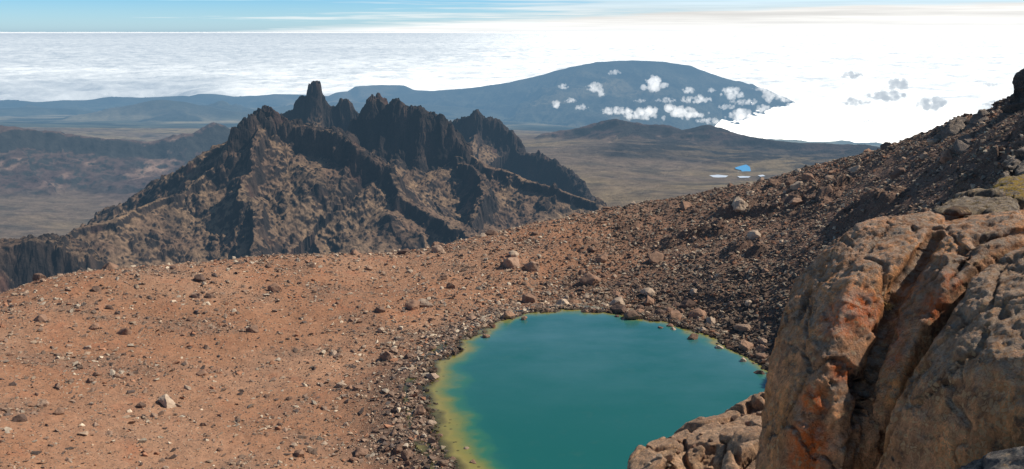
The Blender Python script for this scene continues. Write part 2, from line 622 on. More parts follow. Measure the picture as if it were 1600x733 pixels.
# ------------------------------------------------------------------ the bench, the lake and the slopes round it
shore_px = [(712, 733), (684, 690), (668, 640), (664, 600), (688, 562), (735, 527), (795, 497), (850, 487), (905, 484), (960, 491),
            (1010, 499), (1060, 511), (1110, 528), (1150, 546), (1190, 570), (1240, 605)]
shore = [at_z(*p)[:2] for p in shore_px]
shore += [np.array(p) for p in ((44.0, 92.0), (45.0, 80.0), (38.0, 66.0), (24.0, 56.0), (8.0, 55.0), (-4.0, 62.0), (-10.0, 74.0))]
shore = np.array(shore)


def closed_curve(p, n=8):
    out = []
    k = len(p)
    for i in range(k):
        a, b, c_, d = p[i - 1], p[i], p[(i + 1) % k], p[(i + 2) % k]
        for j in range(n):
            t = j / n
            out.append(0.5 * ((2 * b) + (c_ - a) * t + (2 * a - 5 * b + 4 * c_ - d) * t * t + (3 * b - a - 3 * c_ + d) * t ** 3))
    return np.array(out)


LAKE = closed_curve(shore, 6)


def lake_dist(x, y):
    """signed distance to the shore, positive on land"""
    sh = x.shape
    x, y = x.ravel(), y.ravel()
    lo, hi = LAKE.min(0) - 40, LAKE.max(0) + 40
    near = (x > lo[0]) & (x < hi[0]) & (y > lo[1]) & (y < hi[1])
    out = np.full(x.shape, 40.0)
    X, Y = x[near], y[near]
    best = np.full(X.shape, 1e9)
    inside = np.zeros(X.shape, bool)
    k = len(LAKE)
    for i in range(k):
        a, b = LAKE[i], LAKE[(i + 1) % k]
        ex, ey = b - a
        t = np.clip(((X - a[0]) * ex + (Y - a[1]) * ey) / (ex * ex + ey * ey), 0, 1)
        best = np.minimum(best, (X - a[0] - t * ex) ** 2 + (Y - a[1] - t * ey) ** 2)
        if a[1] != b[1]:
            cr = ((a[1] > Y) != (b[1] > Y)) & (X < ex * (Y - a[1]) / ey + a[0])
            inside ^= cr
    dd = np.sqrt(best)
    out[near] = np.where(inside, -dd, dd)
    return out.reshape(sh)


G = []
for px, py, D in [
        # crest of the bench against the ridge behind, left to right
        (-260, 560, 165), (-120, 500, 175), (0, 468, 182), (70, 440, 186), (150, 424, 190), (230, 417, 192), (310, 412, 194), (400, 405, 198),
        (500, 401, 203), (600, 397, 208), (660, 393, 211), (750, 372, 218), (850, 347, 226), (930, 330, 232), (1000, 322, 238), (1080, 312, 244),
        (1150, 302, 250), (1210, 286, 252), (1270, 267, 250), (1320, 254, 245), (1370, 243, 238), (1420, 224, 228), (1470, 212, 216),
        (1520, 202, 203), (1560, 192, 192), (1600, 178, 182), (1700, 140, 165), (1850, 90, 150),
        # the bench
        (-260, 733, 110), (0, 733, 104), (300, 733, 102), (560, 733, 101), (-150, 600, 135), (0, 600, 134), (200, 600, 131), (420, 600, 129),
        (600, 600, 128), (0, 520, 160), (250, 500, 160), (450, 500, 158), (600, 490, 160), (600, 440, 182), (400, 440, 178), (200, 450, 176),
        (720, 450, 176), (700, 500, 158), (860, 440, 182), (900, 400, 197), (1000, 440, 178), (1000, 380, 208), (1100, 440, 172), (1100, 370, 205),
        (1120, 490, 156), (1200, 460, 158), (1200, 400, 178), (1200, 330, 215), (1240, 520, 142), (1300, 430, 155), (1300, 330, 195),
        # slope on the right
        (1330, 290, 212), (1400, 330, 170), (1420, 260, 200), (1480, 300, 160), (1500, 240, 180), (1560, 330, 120), (1600, 300, 118),
        (1560, 250, 150), (1600, 215, 150), (1700, 330, 100), (1800, 250, 110)]:
    G.append(at(px, py, D))
for az, r, z in [(-45, 10, -11), (-20, 10, -10), (0, 10, -9), (12, 10, -8), (22, 11, -6.5), (32, 12, -6), (45, 12, -5), (-45, 40, -34), (-20, 40, -33), (0, 30, -26),
                 (0, 48, -42), (-15, 66, -47), (-38, 75, -47), (15, 24, -14.6), (12, 31, -17.2), (18, 32, -15.8), (22, 40, -22), (14, 46, -33), (24, 56, -38), (30, 40, -18), (45, 40, -12), (45, 90, -10),
                 (26, 75, -47), (28, 92, -44), (34, 75, -30), (40, 75, -14)]:
    a = math.radians(az)
    G.append((r * math.sin(a), r * math.cos(a), CAMZ + z))
for az, r, z in [(-45, 260, -110), (-30, 260, -106), (-15, 265, -104), (0, 275, -102), (8, 300, -104), (14, 320, -100), (20, 330, -94), (28, 320, -78), (45, 300, -40),
                 (-45, 420, -260), (-30, 420, -250), (-10, 420, -240), (5, 420, -225), (15, 440, -215), (25, 440, -200), (45, 440, -150)]:
    a = math.radians(az)
    G.append((r * math.sin(a), r * math.cos(a), CAMZ + z))
RB = RBF(G, 0.0)


def ragged(x, y):
    return fbm2(x / 6, y / 6, 3, 45) * 2.6 + fbm2(x / 1.6, y / 1.6, 2, 47) * 0.5


def ground_h(x, y, detail=True, dist=None):
    d = lake_dist(x, y) if dist is None else dist
    d = d + ragged(x, y) * sstep(16, 3, np.abs(d))
    z = RB(x, y)
    if detail:
        a = np.hypot(x, y)
        z = z + fbm2(x / 38, y / 38, 4, 3) * 1.5 + fbm2(x / 9, y / 9, 4, 9) * 0.42 + fbm2(x / 2.2, y / 2.2, 3, 19) * 0.14
        rs = sstep(8, 45, x + (y - 150) * 0.15)
        z = z + rs * (fbm2(x / 14, y / 14, 4, 29, ridged=True) * 0.9 + np.maximum(0, fbm2(x / 26, y / 26, 4, 31)) * 1.5)
        w1, w2, wc = worley2(x / 4.2 + fbm2(x / 5, y / 5, 2, 33) * 0.5, y / 4.2, 35)
        oc = sstep(0.08, 0.3, fbm2(x / 24, y / 24, 4, 37)) * rs * sstep(2, 12, d) * sstep(238, 205, a)
        z = z + oc * (wc * 2.6 + np.minimum(w2 - w1, 0.4) * 2.0)
    t = sstep(0, 14, d)
    bank = 0.10 * np.maximum(d, 0) + 0.16 * (fbm2(x / 3, y / 3, 3, 41) if detail else 0)
    land = lerp(np.minimum(bank, np.maximum(z, 0.25)), z, t)
    # the bed shelves gently on the left, drops off on the right
    shelf = lerp(0.15, 1.7, sstep(-14, 14, x + (y - 100) * 0.16)) * lerp(0.55, 1.0, sstep(82, 108, y + x * 0.3))
    dd = np.maximum(-d, 0)
    bed = -np.minimum(dd * shelf + 0.02 * dd * dd, 9) + 0.12 * (fbm2(x / 3, y / 3, 3, 41) if detail else 0)
    return np.where(d > 0, land, bed)


na = 1250
rs = np.concatenate([np.geomspace(7, 62, 130)[:-1], np.geomspace(62, 262, 560)[:-1], np.geomspace(262, 440, 60)])
X, Y = polar(-43, 43, na, rs)
LD = lake_dist(X, Y)
Z = ground_h(X, Y, True, LD)
nrm = grid_slope(X, Y, Z)
big = fbm2(X / 30, Y / 30, 5, 51)
fine = fbm2(X / 6, Y / 6, 4, 57)
rightness = sstep(10, 70, X + (Y - 150) * 0.25 + big * 14)
red = np.array([0.365, 0.182, 0.10])
base = mixc(red, (0.41, 0.23, 0.138), sstep(-0.2, 0.5, big))
base = mixc(base, (0.38, 0.155, 0.08), sstep(0.1, 0.6, fine) * 0.6)
base = mixc(base, (0.27, 0.165, 0.11), sstep(0.02, 0.4, fbm2(X / 17, Y / 11, 5, 63)) * 0.65)
base = mixc(base, (0.245, 0.142, 0.096), rightness * 0.85)
base = mixc(base, (0.085, 0.058, 0.046), rightness * sstep(0.0, 0.35, fbm2(X / 24, Y / 24, 4, 37) + 0.3 * fine) * 0.75 * sstep(85, 50, X + (Y - 150) * 0.2))
base = mixc(base, (0.13, 0.092, 0.07), sstep(16, 2, LD) * 0.75)
LD = LD + ragged(X, Y) * sstep(16, 3, np.abs(LD))
steep = sstep(0.93, 0.8, nrm[..., 2])
base = mixc(base, (0.10, 0.066, 0.052), steep * 0.5 * sstep(8, 30, X))
base = mixc(base, (0.27, 0.235, 0.09), sstep(0.0, -0.5, LD))
base = mixc(base, (0.045, 0.035, 0.03), sstep(1.1, 0.2, LD) * sstep(-1.2, -0.2, LD) * 0.85)
base = mixc(base, (0.095, 0.07, 0.056), sstep(40, 12, LD) * sstep(0, 22, X + (Y - 120) * 0.1) * 0.7)
gravel = 0.42 + 0.4 * sstep(-0.3, 0.5, fbm2(X / 16, Y / 16, 4, 61)) + 0.5 * rightness + 0.5 * sstep(18, 3, LD)
me = np_mesh('ground', np.stack([X, Y, Z], -1).reshape(-1, 3), grid_faces(len(rs), na), True, base.reshape(-1, 3), {'gravel': gravel.ravel()})
ground = tag(link_mesh('ground', me, M_scree), 'reddish brown scree bench and slopes around the turquoise lake', kind='structure')
print('ground', round(time.time() - T0, 1))

# lake: one flat sheet clipped to a little inside the banks
n = 300
lo, hi = LAKE.min(0) - 4, LAKE.max(0) + 4
gx, gy = np.meshgrid(np.linspace(lo[0], hi[0], n), np.linspace(lo[1], hi[1], n), indexing='ij')
ld = lake_dist(gx, gy)
depth = -ground_h(gx, gy, False, ld)
keep = (ld < 3.0)
sky_sheen = sstep(100, 150, gy + gx * 0.2) * sstep(0.6, 3.0, depth)
idx = np.full(n * n, -1)
f = grid_faces(n, n)
f = f[keep.ravel()[f].all(1)][:, ::-1]
used = np.unique(f)
idx[used] = np.arange(len(used))
vv = np.stack([gx, gy, np.zeros_like(gx)], -1).reshape(-1, 3)[used]
me = np_mesh('lake', vv, idx[f], True, None, {'depth': depth.ravel()[used], 'sky_sheen': sky_sheen.ravel()[used]})
lake = tag(link_mesh('lake', me, M_water), 'round turquoise mountain tarn with yellow shallows', kind='structure')


def on_ground(px, py):
    """where the line of sight through a point of the photograph meets the ground"""
    d = ray(px, py)
    k = np.geomspace(40, 330, 3000)
    x, y = d[0] * k, d[1] * k
    z = CAMZ + d[2] * k
    g = ground_h(x, y, True)
    g = np.where(lake_dist(x, y) < 0, np.maximum(g, 0.0), g)
    i = np.argmax(z < g)
    return np.array([x[i], y[i], g[i]]), float(np.linalg.norm(d) * k[i])


# ------------------------------------------------------------------ rocks
def rock_template(seed, npts=16, squash=0.7, bevel=True):
    r = random.Random(seed)
    bm = bmesh.new()
    for i in range(npts):
        v = Vector((r.gauss(0, 1), r.gauss(0, 1), r.gauss(0, 1))).normalized() * r.uniform(0.75, 1.05)
        sx = 1.0
        bm.verts.new((v.x * r.uniform(0.8, 1.0), v.y * 0.78, v.z * squash))
    res = bmesh.ops.convex_hull(bm, input=bm.verts[:])
    junk = [g for g in res['geom_interior'] if isinstance(g, bmesh.types.BMVert)]
    bmesh.ops.delete(bm, geom=junk, context='VERTS')
    if bevel:
        bmesh.ops.bevel(bm, geom=bm.edges[:] , offset=0.07, segments=1, affect='EDGES', clamp_overlap=True)
    bmesh.ops.triangulate(bm, faces=bm.faces[:])
    bmesh.ops.recalc_face_normals(bm, faces=bm.faces[:])
    bm.verts.index_update()
    v = np.array([x.co[:] for x in bm.verts])
    f = np.array([[x.index for x in t.verts] for t in bm.faces])
    bm.free()
    v /= np.abs(v[:, :2]).max()
    return v, f


def fine_rock(seed, squash):
    """a larger boulder: faceted body broken by cracks and chips"""
    v, f = rock_template(seed, 22, squash, False)
    bm = bmesh.new()
    bv = [bm.verts.new(p) for p in v]
    for t in f: bm.faces.new([bv[i] for i in t])
    bmesh.ops.bevel(bm, geom=bm.edges[:], offset=0.05, segments=1, affect='EDGES', clamp_overlap=True)
    bmesh.ops.triangulate(bm, faces=bm.faces[:])
    for _ in range(2):
        bmesh.ops.subdivide_edges(bm, edges=[e for e in bm.edges if e.calc_length() > 0.16], cuts=1)
        bmesh.ops.triangulate(bm, faces=bm.faces[:])
    bmesh.ops.recalc_face_normals(bm, faces=bm.faces[:])
    bm.verts.index_update()
    p = np.array([x.co[:] for x in bm.verts])
    nn = np.array([x.normal[:] for x in bm.verts])
    p = p + nn * (fbm3(p * 2.2 + seed, 4, seed)[:, None] * 0.14)
    ff = np.array([[x.index for x in t.verts] for t in bm.faces])
    bm.free()
    return p, ff


FINE = []
for i in range(16):
    v, f = fine_rock(207 if i == 7 else 100 + i, random.Random(i).uniform(0.55, 0.85))
    me = np_mesh('rock', v, f, False)
    me.materials.append(M_rock)
    FINE.append(me)
SMALL = [rock_template(300 + i, 9 + i % 5, random.Random(i).uniform(0.4, 0.8), False) for i in range(14)]


def ground_normal(x, y):
    e = 0.6
    hx = (ground_h(x + e, y) - ground_h(x - e, y)) / (2 * e)
    hy = (ground_h(x, y + e) - ground_h(x, y - e)) / (2 * e)
    return hx, hy


# rocks that can be told apart: place in the photograph, width there in pixels, label
NAMED = [
    (605, 560, 27, 'rock', 'wedge shaped brown rock alone on the red scree left of the lake'),
    (662, 478, 34, 'rock', 'pale flat topped rock leaning on a darker rock above the lake'),
    (645, 482, 24, 'rock', 'darker low rock under the pale flat topped rock'),
    (922, 441, 36, 'boulder', 'large reddish boulder in the rubble above the far shore'),
    (967, 487, 32, 'boulder', 'brown boulder at the far waterline beside a flat rock'),
    (987, 497, 26, 'rock', 'flat tan rock standing in the water at the far shore'),
    (820, 499, 14, 'rock', 'small dark rock surrounded by water at the far shore'),
    (657, 645, 24, 'rock', 'pinkish rock on the left shore of the lake'),
    (635, 713, 24, 'rock', 'reddish blocky rock near the lower left shore'),
    (315, 586, 17, 'rock', 'dark pointed rock alone on the open red scree'),
    (880, 478, 22, 'rock', 'rounded tan rock touching the water at the top of the lake'),
    (695, 436, 20, 'rock', 'upright pale rock on red soil below the crest'),
    (706, 450, 18, 'rock', 'small brown rock beside the upright pale rock'),
    (800, 415, 34, 'rock', 'long dark rock slab in the rubble band'),
    (833, 420, 26, 'rock', 'dark angular rock right of the long slab'),
    (430, 454, 22, 'rock', 'brown rock pair on the upper red scree'),
    (328, 464, 15, 'rock', 'dark rounded rock below the left crest'),
    (172, 482, 16, 'rock', 'pale triangular rock on the upper left scree'),
    (595, 487, 16, 'rock', 'two toned rock on red soil above the wedge rock'),
    (596, 518, 14, 'rock', 'small flat pale rock above the wedge rock'),
    (568, 543, 11, 'rock', 'small brown cube shaped rock left of the wedge rock'),
    (148, 513, 15, 'rock', 'dark rock on the left scree'),
    (30, 658, 22, 'rock', 'dark low rock at the left edge of the scree'),
    (68, 634, 20, 'rock', 'brown rock near the left edge'),
    (229, 706, 16, 'rock', 'brown upright rock at the bottom left'),
    (559, 608, 16, 'rock', 'dark rock in a small hollow of the scree'),
    (1155, 325, 30, 'boulder', 'reddish boulder on the slope right of the crest'),
    (1180, 370, 26, 'boulder', 'tall dark boulder on the right slope'),
    (1072, 325, 24, 'boulder', 'dark boulder just under the crest'),
    (1008, 314, 18, 'rock', 'dark rock standing out on the crest line'),
    (1024, 408, 28, 'boulder', 'pale topped boulder in the middle of the rubble'),
    (1075, 480, 26, 'boulder', 'brown boulder near the right end of the far shore'),
    (1110, 505, 24, 'boulder', 'grey boulder at the waterline near the right shore'),
    (1030, 492, 24, 'rock', 'dark rock at the waterline right of the flat rock'),
    (1165, 545, 22, 'rock', 'brown rock at the right waterline'),
    (1190, 548, 20, 'rock', 'pale rock at the far right of the shore'),
]
placed = []


def put_rock(me, x, y, z, size, sc, rot, tilt, name, label, cat, group=None):
    o = bpy.data.objects.new(name, me)
    o.location = (x, y, z)
    o.scale = (size * sc[0], size * sc[1], size * sc[2])
    o.rotation_euler = (tilt[0], tilt[1], rot)
    col.objects.link(o)
    tag(o, label, cat, group)
    placed.append((x, y, size))
    return o


R = random.Random(77)
for i, (px, py, wpx, cat, label) in enumerate(NAMED):
    p, dd = on_ground(px, py)
    s = wpx / FPX * dd * 0.5
    put_rock(FINE[i % len(FINE)], p[0], p[1], p[2] + s * 0.15, s, (1.05, 1.0, R.uniform(0.85, 1.2)), R.uniform(0, 6.28), (R.uniform(-.25, .25), R.uniform(-.25, .25)), cat, label, cat)


def candidates(n, seed):
    """stones over the visible bench: more in the rubble band and on the right slope"""
    r = np.random.default_rng(seed)
    az = np.radians(r.uniform(-36, 36, n))
    rr = np.sqrt(r.uniform(64 ** 2, 268 ** 2, n))
    x, y = rr * np.sin(az), rr * np.cos(az)
    d = lake_dist(x, y)
    big = fbm2(x / 22, y / 22, 4, 71)
    cl = fbm2(x / 7, y / 7, 3, 73)
    right = sstep(-5, 50, x + (y - 150) * 0.2 + big * 12)
    band = sstep(45, 4, d) * sstep(-40, 20, x)
    shore_ = sstep(12, 2, d)
    dens = 0.22 * (1 - right) + 0.12 + 0.75 * sstep(0.02, 0.4, fbm2(x / 17, y / 11, 5, 63)) * (1 - right) + 0.35 * sstep(0.0, 0.45, big) + 0.7 * sstep(0.05, 0.45, cl) * (0.5 + right) + 0.75 * band + 0.5 * shore_ + 0.3 * right * sstep(75, 40, d) - 0.25 * right * sstep(60, 85, d)
    crest = sstep(150, 200, rr) * 0.25
    ok = (d > -3.0) & (r.uniform(0, 1.6, n) < dens + crest)
    return x[ok], y[ok], d[ok], right[ok], band[ok], r


ZONES = [
    ('scattered brown stone lying on the open red scree left of the lake', 'stones on the open red scree'),
    ('dark angular boulder in the rubble field above the far shore', 'boulders of the rubble field'),
    ('stone on the gravel margin close to the water line', 'stones along the lake margin'),
    ('brown stone on the far crest of the bench below the dark ridge', 'stones along the bench crest'),
    ('dark rock on the steep brown slope at the right', 'rocks on the right slope'),
]
x, y, d, right, band, r = candidates(5200, 5)
sz = 0.33 * (1 - r.uniform(0, 1, len(x))) ** (-1 / 2.6)
sz = np.clip(sz * (0.8 + 0.35 * right + 0.4 * band), 0.2, 1.75)
score = sz / np.hypot(np.hypot(x, y), 45)
order = np.argsort(-score)
n_rock = 0
h = ground_h(x, y)
h = np.where(d < 2, np.maximum(h, -0.15), h)
for i in order:
    if n_rock >= 262: break
    if any(abs(x[i] - a) + abs(y[i] - b) < (sz[i] + s) * 1.0 for a, b, s in placed): continue
    # leave out what the crest or the frame hides
    px = PW / 2 + FPX * (x[i]) / (y[i] * math.cos(PITCH) - (h[i] - CAMZ) * math.sin(PITCH))
    dz = (y[i] * math.sin(PITCH) + (h[i] - CAMZ) * math.cos(PITCH)) / (y[i] * math.cos(PITCH) - (h[i] - CAMZ) * math.sin(PITCH))
    py = PH / 2 - FPX * dz
    if px < -10 or px > 1540 or py > 745 or (px > 1190 and py > 400 + max(0, (1240 - px) * 4)): continue
    t = np.linspace(0.25, 0.985, 60)
    if (CAMZ + (h[i] + sz[i] * 0.5 - CAMZ) * t < ground_h(x[i] * t, y[i] * t, False)).any(): continue
    rr_ = math.hypot(x[i], y[i])
    zone = 2 if d[i] < 5 else (1 if band[i] > 0.35 else (4 if x[i] > 45 else (3 if rr_ > 185 else 0)))
    cat = 'boulder' if zone == 1 else 'rock'
    put_rock(FINE[R.randrange(len(FINE))], x[i], y[i], h[i] + sz[i] * 0.12, sz[i], (1.0, R.uniform(0.75, 1.15), R.uniform(0.7, 1.1)), R.uniform(0, 6.28),
             (R.uniform(-.4, .4), R.uniform(-.4, .4)), cat, ZONES[zone][0], cat, ZONES[zone][1])
    n_rock += 1
print('rocks', n_rock, round(time.time() - T0, 1))


def stone_mass(name, x, y, z, sz, cols, seed, squash=(0.4, 0.95)):
    r = np.random.default_rng(seed)
    V, F, C = [], [], []
    off = 0
    kind = r.integers(0, len(SMALL), len(x))
    for k, (v, f) in enumerate(SMALL):
        i = np.where(kind == k)[0]
        if not len(i): continue
        m = len(i)
        a = r.uniform(0, 2 * math.pi, m)
        t1, t2 = r.normal(0, 0.35, m), r.normal(0, 0.35, m)
        s = sz[i]
        p = v[None] * np.stack([s, s * r.uniform(0.7, 1.2, m), s * r.uniform(*squash, m)], 1)[:, None, :]
        # tilt about x then y, then turn about z
        X_, Y_, Z_ = p[..., 0], p[..., 1], p[..., 2]
        c1, s1 = np.cos(t1)[:, None], np.sin(t1)[:, None]
        Y_, Z_ = Y_ * c1 - Z_ * s1, Y_ * s1 + Z_ * c1
        c2, s2 = np.cos(t2)[:, None], np.sin(t2)[:, None]
        X_, Z_ = X_ * c2 + Z_ * s2, -X_ * s2 + Z_ * c2
        ca, sa = np.cos(a)[:, None], np.sin(a)[:, None]
        X_, Y_ = X_ * ca - Y_ * sa, X_ * sa + Y_ * ca
        q = np.stack([X_ + x[i][:, None], Y_ + y[i][:, None], Z_ + (z[i] + s * 0.1)[:, None]], -1)
        V.append(q.reshape(-1, 3))
        F.append((f[None] + (np.arange(m) * len(v))[:, None, None] + off).reshape(-1, 3))
        C.append(np.repeat(cols[i], len(v), 0))
        off += m * len(v)
    return np_mesh(name, np.concatenate(V), np.concatenate(F), False, np.concatenate(C))


x, y, d, right, band, r = candidates(330000, 15)
sz = 0.095 * (1 - r.uniform(0, 1, len(x))) ** (-1 / 2.2)
sz = np.clip(sz * (0.85 + 0.45 * right + 0.7 * band + 0.25 * sstep(12, 3, d)) * (0.7 + np.hypot(x, y) / 340), 0.07, 0.62)
pal = np.array([(0.12, 0.09, 0.075), (0.21, 0.145, 0.105), (0.30, 0.20, 0.14), (0.42, 0.30, 0.205), (0.62, 0.50, 0.36), (0.42, 0.345, 0.26), (0.38, 0.19, 0.11)])
pr = np.array([0.17, 0.22, 0.2, 0.16, 0.06, 0.11, 0.08])
ci = pal[r.choice(len(pal), len(x), p=pr / pr.sum())] * r.uniform(0.75, 1.2, (len(x), 1))
ci = ci * (1 - 0.25 * right - 0.22 * band * sstep(5, 25, x))[:, None] * (1 - 0.65 * sstep(1.2, 0.1, d + ragged(x, y)))[:, None]
me = stone_mass('rubble', x, y, ground_h(x, y), sz, ci, 3)
tag(link_mesh('rubble', me, M_rubble), 'countless small stones strewn over the scree and lake rim', kind='stuff')
print('rubble', len(x), round(time.time() - T0, 1))


# ------------------------------------------------------------------ the dark ridge
def seg_field(x, y, line):
    """for a crest polyline: distance to it and the crest height at the closest point"""
    best = np.full(x.shape, 1e18)
    zc = np.zeros(x.shape)
    for a, b in zip(line[:-1], line[1:]):
        ex, ey = b[0] - a[0], b[1] - a[1]
        t = np.clip(((x - a[0]) * ex + (y - a[1]) * ey) / (ex * ex + ey * ey + 1e-9), 0, 1)
        d2 = (x - a[0] - t * ex) ** 2 + (y - a[1] - t * ey) ** 2
        m = d2 < best
        best = np.where(m, d2, best)
        zc = np.where(m, a[2] + t * (b[2] - a[2]), zc)
    return np.sqrt(best), zc


def line_of(pts):
    return [at(*p) for p in pts]


RIDGES = [
    # (points, cliff height, cliff width, slope, crag id)
    (line_of([(-300, 560, 1120), (-120, 470, 1190), (0, 418, 1260), (60, 394, 1300), (110, 368, 1330), (200, 338, 1380), (280, 298, 1430), (340, 252, 1460), (368, 220, 1480)]), 5, 12, 0.60, 0),
    (line_of([(-160, 430, 1130), (-60, 398, 1150), (0, 384, 1160), (50, 374, 1168), (92, 376, 1172), (112, 392, 1165)]), 30, 55, 0.62, 0),
    (line_of([(370, 205, 1485), (386, 192, 1492), (398, 176, 1500), (412, 180, 1502), (424, 174, 1508), (440, 186, 1520), (462, 192, 1535), (490, 202, 1560), (520, 205, 1600), (548, 212, 1660)]), 48, 30, 0.62, 1),
    (line_of([(400, 182, 1500), (396, 230, 1440), (388, 285, 1380), (396, 330, 1320), (402, 380, 1255), (408, 430, 1190)]), 14, 16, 0.60, 0),
    (line_of([(432, 190, 1510), (480, 203, 1480), (530, 214, 1450), (575, 238, 1425), (600, 262, 1405)]), 34, 20, 0.55, 0),
    (line_of([(600, 262, 1405), (640, 312, 1360), (680, 345, 1320), (720, 365, 1280), (760, 385, 1230)]), 16, 16, 0.52, 0),
    (line_of([(560, 190, 1720), (574, 172, 1712), (588, 154, 1706), (604, 164, 1702), (622, 160, 1700), (640, 172, 1698), (658, 170, 1694), (676, 182, 1690), (694, 190, 1684), (712, 212, 1676), (722, 228, 1668)]), 75, 46, 0.60, 2),
    (line_of([(722, 228, 1668), (765, 258, 1640), (825, 284, 1590), (880, 300, 1550), (930, 318, 1520), (980, 345, 1480), (1060, 400, 1420)]), 12, 14, 0.50, 0),
    (line_of([(705, 250, 1640), (735, 262, 1600), (756, 275, 1570), (760, 300, 1520), (740, 335, 1450), (720, 380, 1370)]), 22, 18, 0.55, 0),
    (line_of([(438, 182, 2050), (456, 172, 2040), (462, 156, 2036), (479, 151, 2032), (483, 136, 2030), (500, 134, 2030), (504, 153, 2030), (515, 164, 2030), (526, 170, 2030), (536, 159, 2030), (548, 162, 2030), (560, 178, 2030), (585, 190, 2030)]), 60, 26, 0.6, 3),
    (line_of([(690, 210, 2300), (706, 194, 2290), (728, 184, 2284), (745, 173, 2280), (756, 184, 2278), (776, 190, 2270), (796, 205, 2262), (808, 216, 2256), (812, 238, 2240), (845, 246, 2210), (878, 262, 2160), (902, 284, 2090), (922, 312, 2000), (945, 345, 1900)]), 46, 34, 0.52, 4),
]


def crag_map(x, y):
    wx = x + fbm2(x / 70, y / 70, 4, 81) * 26 + fbm2(x / 14, y / 14, 3, 83) * 6
    wy = y + fbm2(x / 70, y / 70, 4, 85) * 26 + fbm2(x / 14, y / 14, 3, 87) * 6
    z = np.full(x.shape, -900.0)
    cid = np.zeros(x.shape, int)
    tower = np.zeros(x.shape)
    for i, (ln, ch, cw, sl, k) in enumerate(RIDGES):
        use_w = 1.0 if k == 0 else 0.45
        d, zc = seg_field(lerp(x, wx, use_w), lerp(y, wy, use_w), ln)
        prof = ch * sstep(0.25, 1.0, d / cw) + sl * np.maximum(d - cw * 0.35, 0)
        h = zc - prof
        m = h > z
        z = np.where(m, h, z)
        cid = np.where(m, k if True else 0, cid)
        tower = np.where(m, sstep(2.2, 0.6, d / cw) * min(1.0, (ch / 44.0) ** 2), tower)
    return z, cid, tower


def ridge_h(x, y):
    z, cid, tower = crag_map(x, y)
    D = np.hypot(x, y)
    left_floor = -640 + 40
    floor = lerp(-600, -385, sstep(-420, 380, x)) - (D - 1900) * 0.035
    soft = 40.0
    # gullies, outcrops, blocks
    g = fbm2(x / 95, y / 95, 4, 91, ridged=True, gain=0.36)
    big = fbm2(x / 200, y / 200, 4, 95)
    f1, f2, c1 = worley2(x / 26 + fbm2(x / 30, y / 30, 2, 96) * .5, y / 26, 97)
    g1, g2, c2 = worley2(x / 10, y / 10, 99)
    out = sstep(0.05, 0.3, fbm2(x / 60, y / 60, 5, 101))
    z = z + g * 4 * (1 - 0.7 * tower) + big * 10 * (1 - tower)
    h1, h2, c3 = worley2(x / 6.5 + fbm2(x / 8, y / 8, 2, 108) * .4, y / 6.5, 109)
    speck = ((c3 < 0.30 + 0.75 * fbm2(x / 40, y / 40, 4, 110)) & (h1 < 0.42)).astype(float)
    z = z + speck * (0.42 - h1) * 5.5
    z = z + out * (5.5 * sstep(0.5, 0.62, c1) * c1 * sstep(0.02, 0.14, f2 - f1) + (1 - g1) * 2.6 * c2 + np.minimum(f2 - f1, 0.35) * 4)
    z = z + (1 - out) * (1 - g1) * 1.3 * sstep(0.6, 0.95, c2) + fbm2(x / 9, y / 9, 3, 103) * 1.2
    # columns and teeth on the crags
    z = z + tower * (np.minimum(f2 - f1, 0.3) * 8 + (c1 - 0.5) * 7 + (c2 - 0.5) * 2.5 + fbm2(x / 7, y / 7, 3, 105) * 2.5 + np.round(fbm2(x / 20, y / 20, 2, 107) * 3) / 3 * 9)
    d = z - floor
    z = np.where(d > soft, z, floor + soft * np.exp(np.clip((d - soft) / soft, -30, 0)))
    return z, cid, tower, out, speck


na = 1300
rs = np.concatenate([np.geomspace(440, 900, 30)[:-1], np.geomspace(900, 1140, 150)[:-1], np.geomspace(1140, 1760, 480)[:-1], np.geomspace(1760, 2400, 240)])
X, Y = polar(-39, 25, na, rs)
Z, CID, TOW, OUT, SPK = ridge_h(X, Y)
Z = np.where(rs[:, None] < 520, np.minimum(Z, -200), Z)
P = np.stack([X, Y, Z], -1)
# a little sideways shove so that cliffs overhang and columns lean
pp = P.reshape(-1, 3)
shove = np.stack([fbm3(pp / 16, 3, 111), fbm3(pp / 16 + 40, 3, 113), np.zeros(len(pp))], 1) * 4.5
pp = pp + shove * (0.35 + 0.65 * TOW.reshape(-1, 1))
nrm = grid_slope(*[pp.reshape(P.shape)[..., i] for i in range(3)])
st = nrm[..., 2]
nz = fbm2(X / 45, Y / 45, 5, 121)
rocky = np.clip(SPK * 0.75 + sstep(0.72, 0.5, st + nz * 0.12) + OUT * 0.5 + TOW * 0.9 + sstep(0.0, 0.3, fbm2(X / 12, Y / 12, 4, 123) + 0.3 * fbm2(X / 50, Y / 50, 2, 124)) * 0.32, 0, 1)
tan = mixc((0.25, 0.165, 0.10), (0.19, 0.12, 0.078), sstep(-0.3, 0.4, fbm2(X / 90, Y / 90, 3, 125)))
tan = mixc(tan, (0.34, 0.22, 0.125), sstep(0.15, 0.5, fbm2(X / 40, Y / 110, 4, 126)) * 0.8)
rockc = mixc((0.034, 0.028, 0.025), (0.078, 0.054, 0.041), sstep(-0.2, 0.5, fbm2(X / 25, Y / 25, 4, 127)))
rockc = mixc(rockc, (0.12, 0.062, 0.045), sstep(0.25, 0.6, fbm2(X / 55, Y / 55, 3, 129)) * 0.7)
colr = mixc(tan, rockc, rocky).reshape(-1, 3)
faces = grid_faces(len(rs), na)
fc = np.where((TOW > 0.05), CID, 0).ravel()[faces]
fid = np.where((fc == fc[:, :1]).all(1), fc[:, 0], 0)


